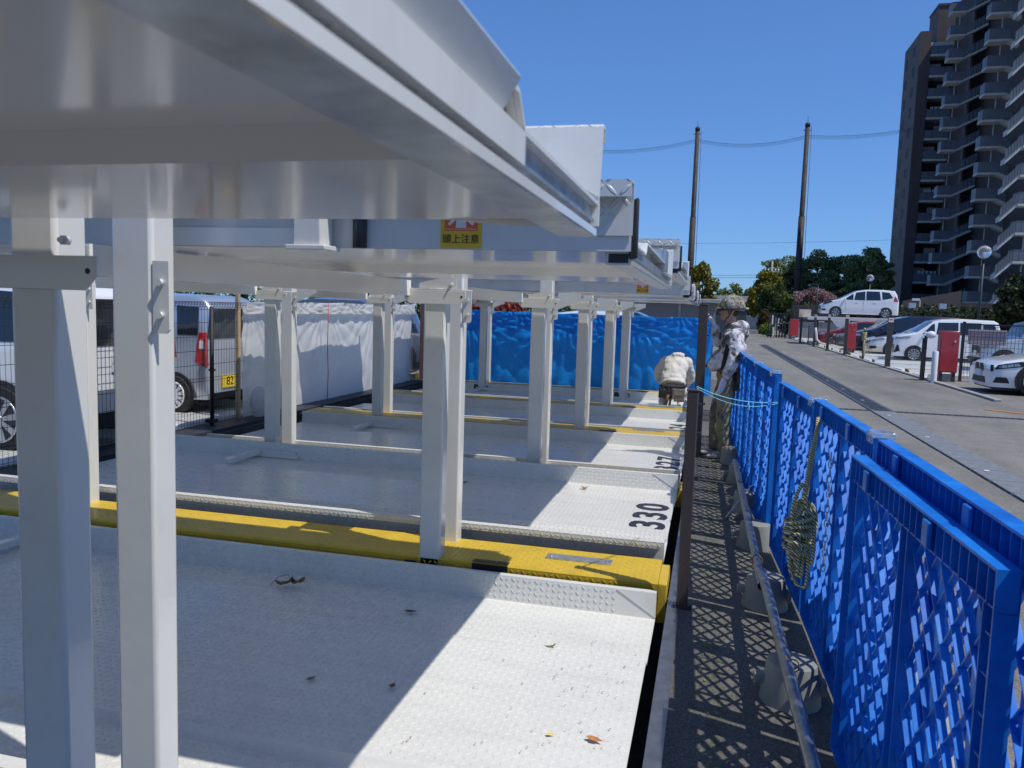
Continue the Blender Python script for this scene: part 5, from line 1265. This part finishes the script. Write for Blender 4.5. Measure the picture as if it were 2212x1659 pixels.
# ------------------------------------------------------------------ people
def sleeve(m, pts, rs, n=14): m.tube(pts, rs, n)
def ball(m, c, r, rot=None): m.ell(c, r if isinstance(r, tuple) else (r,)*3, 14, 10, rot)
def organic(m, name, mat, parent, vox=.011, smooth=4, label=None):
    o = m.build(name, mat, parent, label=label)
    r = o.modifiers.new('remesh', 'REMESH'); r.mode = 'VOXEL'; r.voxel_size = vox; r.use_smooth_shade = True
    s_ = o.modifiers.new('smooth', 'SMOOTH'); s_.factor = .5; s_.iterations = smooth
    return o
def chain(m, pts, rs):
    """limb: overlapping tapered tube with rounded joints"""
    pts = [Vector(p) for p in pts]; m.tube(pts, rs, 14)
    for p, r in zip(pts, rs): r = max(r) if isinstance(r, tuple) else r; m.ell(p, (r, r, r), 12, 8)
def hand(m, wrist, direction, palm_n, curl, size=1.0, thumb_side=1):
    w = Vector(wrist); d = Vector(direction).normalized(); n = Vector(palm_n).normalized(); n = (n-d*n.dot(d)).normalized(); s_ = d.cross(n)*thumb_side
    for k in range(4):
        b = w+d*.05*size+s_*(.028-.0185*k)*size; m.tube([w+s_*(.012-.008*k)*size, w+d*.045*size+s_*(.026-.0175*k)*size, w+d*.095*size+s_*(.030-.020*k)*size], [.020*size, .019*size, .014*size], 8)
        L = (.036, .041, .038, .030)[k]*size; p = w+d*.095*size+s_*(.030-.020*k)*size; a = 0; pts = [p]
        for j, f in enumerate((1, .75, .6)):
            a += curl*(.7 if j == 0 else 1.0); p = p+(d*math.cos(a)+n*math.sin(a))*L*f; pts.append(p)
        m.tube(pts, [.0125*size, .0115*size, .0105*size, .008*size], 8)
    t0 = w+d*.02*size+s_*.022*size; t1 = t0+(s_*.8+d*.6+n*.3).normalized()*.045*size; t2 = t1+(d*.8+s_*.3+n*.5).normalized()*.034*size
    m.tube([t0, t1, t2, t2+(d+n*.5).normalized()*.018*size], [.017*size, .014*size, .012*size, .009*size], 8)
# --- standing worker, facing the brown post
P_ = thing('person', 'standing worker in snow camouflage jacket and helmet, gloved hand raised to the brown post', 'person', (.18, 9.05, 0))
hx, hy, hz = .198, 9.03, 1.648
sh_n, sh_f = Vector((.275, 8.885, 1.375)), Vector((.225, 9.20, 1.375))
el_n, wr_n = Vector((.255, 8.80, 1.10)), Vector((.175, 8.80, .915))
el_f, wr_f = Vector((.085, 9.20, 1.29)), Vector((.045, 9.08, 1.475))
hp_n, hp_f = Vector((.215, 8.955, .90)), Vector((.215, 9.125, .90))
kn_n, kn_f = Vector((.185, 8.935, .49)), Vector((.115, 9.14, .49))
an_n, an_f = Vector((.215, 8.94, .10)), Vector((.115, 9.14, .10))
m = MB()
chain(m, [(.235, 9.03, 1.36), (.225, 9.03, 1.47), (.215, 9.03, 1.55)], [.062, .056, .055])
m.ell((hx+.012, hy, hz+.015), (.098, .076, .108)); m.ell((hx-.035, hy, hz-.055), (.060, .056, .062)); m.ell((hx-.055, hy, hz-.085), (.038, .036, .028))
m.prism([(hx-.080, hz+.02), (hx-.118, hz-.022), (hx-.108, hz-.034), (hx-.08, hz-.036)], 'y', hy-.014, hy+.014)     # nose
m.ell((hx-.088, hy, hz-.062), (.014, .026, .008)); m.ell((hx-.086, hy, hz-.076), (.014, .024, .008))                # lips
m.ell((hx-.080, hy-.032, hz+.008), (.012, .018, .008)); m.ell((hx-.080, hy+.032, hz+.008), (.012, .018, .008))
for s_ in (-1, 1): m.ell((hx+.018, hy+s_*.078, hz-.008), (.020, .010, .030))
chain(m, [(.235, 9.03, .95), (.245, 9.03, 1.12), (.245, 9.04, 1.30)], [.12, .115, .12])
for a, b, c in ((sh_n, el_n, wr_n), (sh_f, el_f, wr_f)): chain(m, [a, b, c], [.05, .04, .028])
for a, b, c in ((hp_n, kn_n, an_n), (hp_f, kn_f, an_f)): chain(m, [a, b, c], [.075, .052, .038])
body = organic(m, 'body', 'skin', P_, .0085, 3)
m = MB()
for s_ in (-1, 1): m.ell((hx-.090, hy+s_*.032, hz+.010), (.0045, .012, .0045), 8, 6); m.prism([(hx-.093, hz+.026), (hx-.086, hz+.030), (hx-.08, hz+.024)], 'y', hy+s_*.032-.018, hy+s_*.032+.018)
m.build('eyes_and_brows', 'hair', body)
m = MB(); m.ell((hx+.045, hy, hz-.02), (.066, .074, .055)); organic(m, 'hair', 'hair', P_, .01, 2)
# jacket
m = MB()
sec = [((.205, 9.035, 1.00), (.150, .165)), ((.215, 9.035, 1.06), (.165, .185)), ((.235, 9.035, 1.17), (.150, .175)), ((.25, 9.035, 1.28), (.145, .185)), ((.25, 9.04, 1.38), (.125, .195)), ((.24, 9.04, 1.435), (.085, .12))]
m.tube([c for c, _ in sec], [(b, a) for a, b in sec and [r for _, r in sec]] if False else [(r[1], r[0]) for _, r in sec], 20)
m.ell((.06, 9.02, 1.045), (.085, .13, .075)); m.ell((.10, 9.02, 1.11), (.09, .13, .10))
chain(m, [sh_n, (.285, 8.84, 1.24), el_n, (.215, 8.79, 1.00), wr_n+Vector((.012, 0, .03))], [.085, .078, .070, .062, .052])
chain(m, [sh_f, (.15, 9.22, 1.31), el_f, (.066, 9.15, 1.39), wr_f-Vector((-.005, -.01, .02))], [.082, .072, .062, .054, .044])
for k in range(5):
    f = k/5; m.ell(Vector(sh_n).lerp(el_n, .25+f*.9)+Vector((.0, -.02, 0)), (.075-.004*k, .07-.003*k, .018))
m.ell((.325, 9.03, 1.475), (.090, .120, .070)); m.ell((.26, 9.03, 1.485), (.105, .105, .045)); m.ell((.365, 9.03, 1.40), (.05, .10, .06))
jk = organic(m, 'jacket', 'jacket', P_, .012, 2)
d_ = jk.modifiers.new('folds', 'DISPLACE'); tx = bpy.data.textures.new('cloth_folds', 'CLOUDS'); tx.noise_scale = .07; tx.noise_depth = 2; d_.texture = tx; d_.strength = .02; d_.mid_level = .5; d_.texture_coords = 'LOCAL'
m = MB(); m.prism([(.125, 1.0), (.20, 1.0), (.215, 1.25), (.17, 1.30)], 'y', 8.848, 8.852)
m.build('dark_side_panel', 'belt', P_)
m = MB(); m.tube([(.228, 9.03, 1.43), (.222, 9.03, 1.49)], [.088, .080], 16); m.build('collar', 'jacket', P_)
# trousers
m = MB(); m.ell((.22, 9.04, .93), (.135, .155, .11))
for h_, k_, a_ in ((hp_n, kn_n, an_n), (hp_f, kn_f, an_f)):
    chain(m, [h_, h_.lerp(k_, .5), k_, k_.lerp(a_, .35), k_.lerp(a_, .75), a_+Vector((.0, 0, .01))], [.105, .096, .078, .078, .074, .066])
tr_ = organic(m, 'trousers', 'trouser', P_, .012, 3)
d_ = tr_.modifiers.new('folds', 'DISPLACE'); d_.texture = tx; d_.strength = .016; d_.mid_level = .5; d_.texture_coords = 'LOCAL'
m = MB(); m.box(.28, .365, 8.85, 8.96, .78, .99); m.box(.30, .35, 8.83, 8.90, .86, 1.0); m.tube([(.13, 8.93, .965), (.21, 8.885, .97), (.31, 8.91, .98)], .018, 8); m.build('tool_bag', 'belt', P_, bevel=.015)
for w_, d_, nn, c, lab in ((wr_n, (-.25, -.05, -1), (-.8, .5, 0), .28, None), (wr_f, (-.35, -.35, .75), (-.9, .1, -.6), .75, None)):
    m = MB(); hand(m, w_, d_, nn, c, 1.12, 1 if w_ is wr_n else -1); m.tube([w_-Vector(d_).normalized()*.05, w_], [.034, .032], 12)
    organic(m, 'glove', 'glove', P_, .0045, 2)
for a_ in (an_n, an_f):
    m = MB(); x, y = a_.x, a_.y
    m.tube([(x+.045, y, .05), (x, y, .055), (x-.07, y-.005, .045), (x-.15, y-.01, .034), (x-.185, y-.012, .028)], [(.042, .045), (.046, .052), (.048, .042), (.046, .030), (.03, .02)], 14)
    m.tube([(x, y, .05), (x, y, .13)], [.05, .052], 14); o = organic(m, 'shoe', 'boot', P_, .008, 2)
    m = MB(); m.prism([(x+.08+.0*k, .0) for k in (0,)]+[(x+.08, .016), (x-.19, .016), (x-.20, .004), (x-.19, 0)], 'y', y-.045, y+.045); m.build('sole', 'belt', P_)
# helmet with cap peak
Rt = Matrix.Rotation(R_(6), 3, 'Y')
m = MB(); m.ell((hx+.022, hy, hz+.045), (.138, .116, .132), 28, 12, Rt, z0=-.25); hm = m.build('helmet', 'helmet', P_)
m = MB(); m.tube([(hx+.022+.137*math.cos(a), hy+.116*math.sin(a), hz+.016+.012*math.cos(a)) for a in [k*math.pi/14 for k in range(28)]], .010, 6, closed=True); m.build('helmet_rim', 'belt', P_)
m = MB(); vs = []
for i in range(9):
    a = math.pi*(.5+(.0+i/8)); u_ = math.cos(a); v_ = math.sin(a)
    vs.append((hx+.03+.125*u_, hy+.10*v_, hz+.045)); vs.append((hx+.02+.205*u_*(1 if True else 0), hy+.085*v_, hz+.018+.012*abs(v_)))
m.add(vs+[(x, y, z-.008) for x, y, z in vs], [(2*i, 2*i+1, 2*i+3, 2*i+2) for i in range(8)]+[(18+2*i+2, 18+2*i+3, 18+2*i+1, 18+2*i) for i in range(8)]+[(2*i+1, 18+2*i+1, 18+2*i+3, 2*i+3) for i in range(8)], True)
m.build('cap_peak', 'pouch', P_)
m = MB(); m.prism([(hx-.118, hz+.045), (hx-.05, hz+.045), (hx-.05, hz+.095), (hx-.100, hz+.095)], 'y', hy-.123, hy-.104); pk = m.build('peak_panel', 'belt', P_)
m = MB()
for k in range(3): m.box(hx-.105, hx-.06, hy-.1255, hy-.1235, hz+.052+k*.013, hz+.058+k*.013)
m.build('green_stripes', simple('lime_stripe', (.35, .45, .05), .6), pk)
m = MB()
for s_ in (-1, 1): m.tube([(hx+.03, hy+s_*.092, hz+.03), (hx-.005, hy+s_*.080, hz-.05), (hx-.045, hy+s_*.045, hz-.105), (hx-.055, hy, hz-.112)], .006, 6); m.tube([(hx-.03, hy+s_*.090, hz+.03), (hx-.005, hy+s_*.080, hz-.05)], .005, 6)
m.build('chin_strap', 'belt', P_)
# --- kneeling worker seen from behind
Q_ = thing('person', 'kneeling worker in cream hoodie and tool belt seen from behind', 'person', (-.55, 13.45, -.02))
X0, Y0, Z0 = -.56, 13.35, -.02
def v(x, y, z): return Vector((X0+x, Y0+y, Z0+z))
m = MB()
chain(m, [v(0, .05, .42), v(.02, .22, .66), v(.03, .36, .82)], [.14, .14, .12])
chain(m, [v(.03, .38, .83), v(.065, .50, .84)], [.06, .055]); m.ell(v(.09, .58, .80), (.082, .10, .095)); m.ell(v(.095, .64, .74), (.05, .05, .055))
for s_ in (-1, 1):
    chain(m, [v(.02+s_*.19, .34, .80), v(s_*.27, .42, .52), v(s_*.14+.03, .66, .34)], [.055, .045, .032])
    chain(m, [v(s_*.11, .06, .34), v(s_*.16, .46, .30), v(s_*.15, .12, .08), v(s_*.14, -.12, .06)], [.085, .07, .055, .04])
    m.ell(v(.09+s_*.085, .57, .80), (.012, .02, .03))
body2 = organic(m, 'body', 'skin', Q_, .012, 3)
m = MB(); m.ell(v(.09, .56, .825), (.088, .095, .10)); organic(m, 'hair', 'hair', Q_, .012, 2)
m = MB(); m.ell(v(.10, .58, .845), (.098, .12, .085), 20, 10, Matrix.Rotation(R_(-50), 3, 'X'), z0=-.2); m.build('cap', 'belt', Q_)
m = MB()
sec = [(v(0, .02, .42), (.20, .155)), (v(0, .06, .50), (.205, .16)), (v(.01, .16, .62), (.20, .15)), (v(.02, .27, .74), (.215, .14)), (v(.03, .36, .83), (.18, .11)), (v(.04, .42, .88), (.09, .08))]
m.tube([c for c, _ in sec], [r for _, r in sec], 22)
for s_ in (-1, 1): chain(m, [v(.02+s_*.175, .34, .79), v(s_*.265, .38, .64), v(s_*.275, .44, .50), v(s_*.16+.03, .62, .37)], [.095, .082, .072, .055])
m.ell(v(.04, .33, .885), (.125, .10, .05), rot=Matrix.Rotation(R_(-30), 3, 'X')); m.ell(v(.05, .40, .91), (.11, .08, .05))
m.tube([v(.0, .0, .43), v(0, .02, .47)], [(.21, .165), (.215, .17)], 22)
hd = organic(m, 'hoodie', 'hoodie', Q_, .013, 3)
tx2 = bpy.data.textures.new('hoodie_folds', 'CLOUDS'); tx2.noise_scale = .11; tx2.noise_depth = 2
d_ = hd.modifiers.new('folds', 'DISPLACE'); d_.texture = tx2; d_.strength = .045; d_.mid_level = .5; d_.texture_coords = 'LOCAL'
m = MB(); m.ell(v(0, .03, .33), (.20, .17, .15))
for s_ in (-1, 1): chain(m, [v(s_*.11, .08, .32), v(s_*.17, .46, .28), v(s_*.16, .30, .12), v(s_*.145, -.08, .075)], [.12, .095, .085, .065])
organic(m, 'trousers', 'hoodie', Q_, .014, 3)
m = MB(); m.tube([v(.215*math.cos(a), .03+.178*math.sin(a), .405+.01*math.cos(a)) for a in [k*math.pi/12 for k in range(24)]], [(.012, .025)]*24, 8, closed=True); m.build('tool_belt', 'belt', Q_)
m = MB(); m.box(*[c+o_ for c, o_ in ((X0, .035), (X0, .205))], Y0-.215, Y0-.14, Z0+.17, Z0+.37); pc = m.build('camo_pouch', 'pouch', Q_, bevel=.02)
m = MB(); m.box(X0+.03, X0+.21, Y0-.225, Y0-.217, Z0+.28, Z0+.385); m.build('pouch_flap', 'pouch', pc, bevel=.01)
m = MB()
for k in range(5): m.tube([v(-.20+k*.045, -.155-.01*(k % 2), .22+.02*(k % 2)), v(-.195+k*.045, -.165, .40+.03*math.sin(k*2.1))], [.024, .02], 8)
m.box(X0-.19, X0-.02, Y0-.19, Y0-.13, Z0+.22, Z0+.34); m.build('tool_holder', 'belt', Q_, bevel=.006)
m = MB(); m.tube([v(-.10, -.17, .08), v(-.06, -.17, .28)], [.026, .03], 10); m.tube([v(-.04, -.17, .05), v(-.02, -.17, .22)], [.02, .022], 10); m.build('leather_holster', simple('brown_leather', (.16, .08, .045), .6, var=.2), Q_)
for s_ in (-1, 1):
    m = MB(); hand(m, v(s_*.14+.03, .66, .34), (-s_*.3, .7, -.6), (0, -.4, -1), .5, 1.1, s_); organic(m, 'glove', 'glove', Q_, .006, 2)
    m = MB(); m.tube([v(s_*.145, -.04, .07), v(s_*.145, -.16, .06), v(s_*.145, -.20, .02)], [(.045, .05), (.045, .05), (.04, .04)], 12); organic(m, 'shoe', 'boot', Q_, .01, 2)

# ------------------------------------------------------------------ debris on the trays
def leaf(label, x, y, z, L, W_, mat, rz, curl=.3, name='fallen_leaf'):
    t = MB(); n = 8; vs = []
    for i in range(n+1):
        f = i/n; w_ = W_*math.sin(math.pi*f**.8)*.5+.0004; u_ = (f-.5)*L; h_ = curl*L*(abs(f-.5)**2)*1.6
        for s_ in (-1, 0, 1): 
            px, py = u_, s_*w_; vs.append((x+px*math.cos(rz)-py*math.sin(rz), y+px*math.sin(rz)+py*math.cos(rz), z+h_+abs(s_)*w_*.5+.002))
    t.add(vs, [(i*3+k, i*3+k+1, i*3+k+4, i*3+k+3) for i in range(n) for k in (0, 1)], True)
    e = vs[-2]; t.tube([e, (e[0]+.3*L*math.cos(rz), e[1]+.3*L*math.sin(rz), e[2]+.004)], .0007, 4)
    return tag(t.build(name, mat, None), label, 'leaf', 'fallen leaves on the nearest tray')
LZ = -.07
leaf('brown curled leaf in the shade near the far side guard', -1.50, 3.90, LZ+.002, .075, .032, 'leafb', .2)
leaf('dark green narrow leaf lying alone in the shade', -1.60, 2.98, LZ+.037, .05, .022, 'leafg', 1.1)
leaf('small upturned brown leaf near the shadow edge', -1.24, 3.02, LZ+.037, .035, .03, 'leafb', 1.4, .9)
leaf('slim pale green leaf in the middle of the sunlit floor', -.685, 3.70, LZ+.002, .07, .022, 'leafg', .7, .6)
leaf('tiny yellow leaf low on the sunlit floor', -.515, 2.85, LZ+.037, .032, .018, 'leafy', .1)
leaf('orange brown pointed leaf at the lower right of the sunlit floor', -.345, 2.86, LZ+.037, .07, .03, 'leafo', -.25)
leaf('rust coloured leaf on tray 330', -1.0, 6.78, .034, .07, .05, 'leafo', .3, .9)
t = thing('leaf_clump', 'tangled clump of dead leaves and a twig by the far side guard', 'leaf clump', (-2.33, 4.05, LZ))
for k in range(5):
    L_ = leaf('x', -2.36+.03*k, 4.02+.015*(k % 3), LZ+.012+.006*k, .07, .04, 'leafb' if k != 2 else 'darksteel', k*1.1, 1.0, 'leaf')
    for a in ('label', 'category', 'group'):
        if a in L_: del L_[a]
    L_.parent = t; L_.location = -Vector(t.location)
m = MB(); m.tube([(-2.42, 4.0, LZ+.01), (-2.38, 4.03, LZ+.06), (-2.33, 4.05, LZ+.07), (-2.29, 4.04, LZ+.02)], .0018, 5); m.build('twig', 'bark', t)
m = MB()
for k in range(170):
    x = XE-.02-abs(rng.normal(0, .35)); y = rng.uniform(2.2, 3.9); fy = y-2.025
    z = LZ+(.038 if 2.53 < y < 3.6 else .004) + .001; r = rng.uniform(.002, .006); a = rng.uniform(0, 6)
    m.add([(x+r*math.cos(a+q)*(1 if i % 2 else .6), y+r*math.sin(a+q), z+rng.uniform(0, .002)) for i, q in enumerate((0, 1.57, 3.14, 4.71))], [(0, 1, 2, 3)])
o = m.build('blossom_petals', 'petal', None); tag(o, 'scattered pink blossom petals on the sunlit floor', 'petals', kind='stuff')
for (x, y, z, n_) in ((-2.05, 6.6, .034, 'small dark leaf in the shade of tray 330'), (-1.35, 8.9, -.046, 'small dark leaf on tray 327 by the column'), (-3.1, 5.2, .034, 'small brown leaf near the lip of tray 330')):
    leaf(n_, x, y, z, .06, .03, 'leafb', x, .6)
m = MB()
for k in range(240):
    x = .05+abs(rng.normal(0, .03))*rng.choice((-1, 1)); y = rng.uniform(1.8, 7.5)**1.0; r = rng.uniform(.004, .012)
    for j in range(3):
        a = rng.uniform(0, 6.28); m.add([(x, y, .004), (x+r*math.cos(a), y+r*math.sin(a), .004+r), (x+r*math.cos(a+.7), y+r*math.sin(a+.7), .004+r*.7)], [(0, 1, 2)])
o = m.build('moss_tufts', 'brt', None); tag(o, 'tiny moss tufts along the walkway joint', 'moss', kind='stuff')

# every column, beam and fence is a thing, pieces too small to split are stuff
for o in bpy.data.objects:
    if o.parent is None and 'category' in o and 'kind' not in o: o['kind'] = 'thing'
    n_ = o.name.split('.')[0]
    if n_ in ('stiffening_ribs', 'upright_slats', 'lattice_slats', 'vertical_wires', 'horizontal_wires', 'top_curl', 'links', 'coil', 'crown', 'foliage', 'rope_coil', 'green_stripes', 'bolt', 'bolt_hole', 'insulator', 'opening', 'tool_holder', 'stems') and o.parent is not None: o['kind'] = 'stuff'
    if n_ in ('cross_drain', 'gutter_marker'): o['kind'] = 'structure'
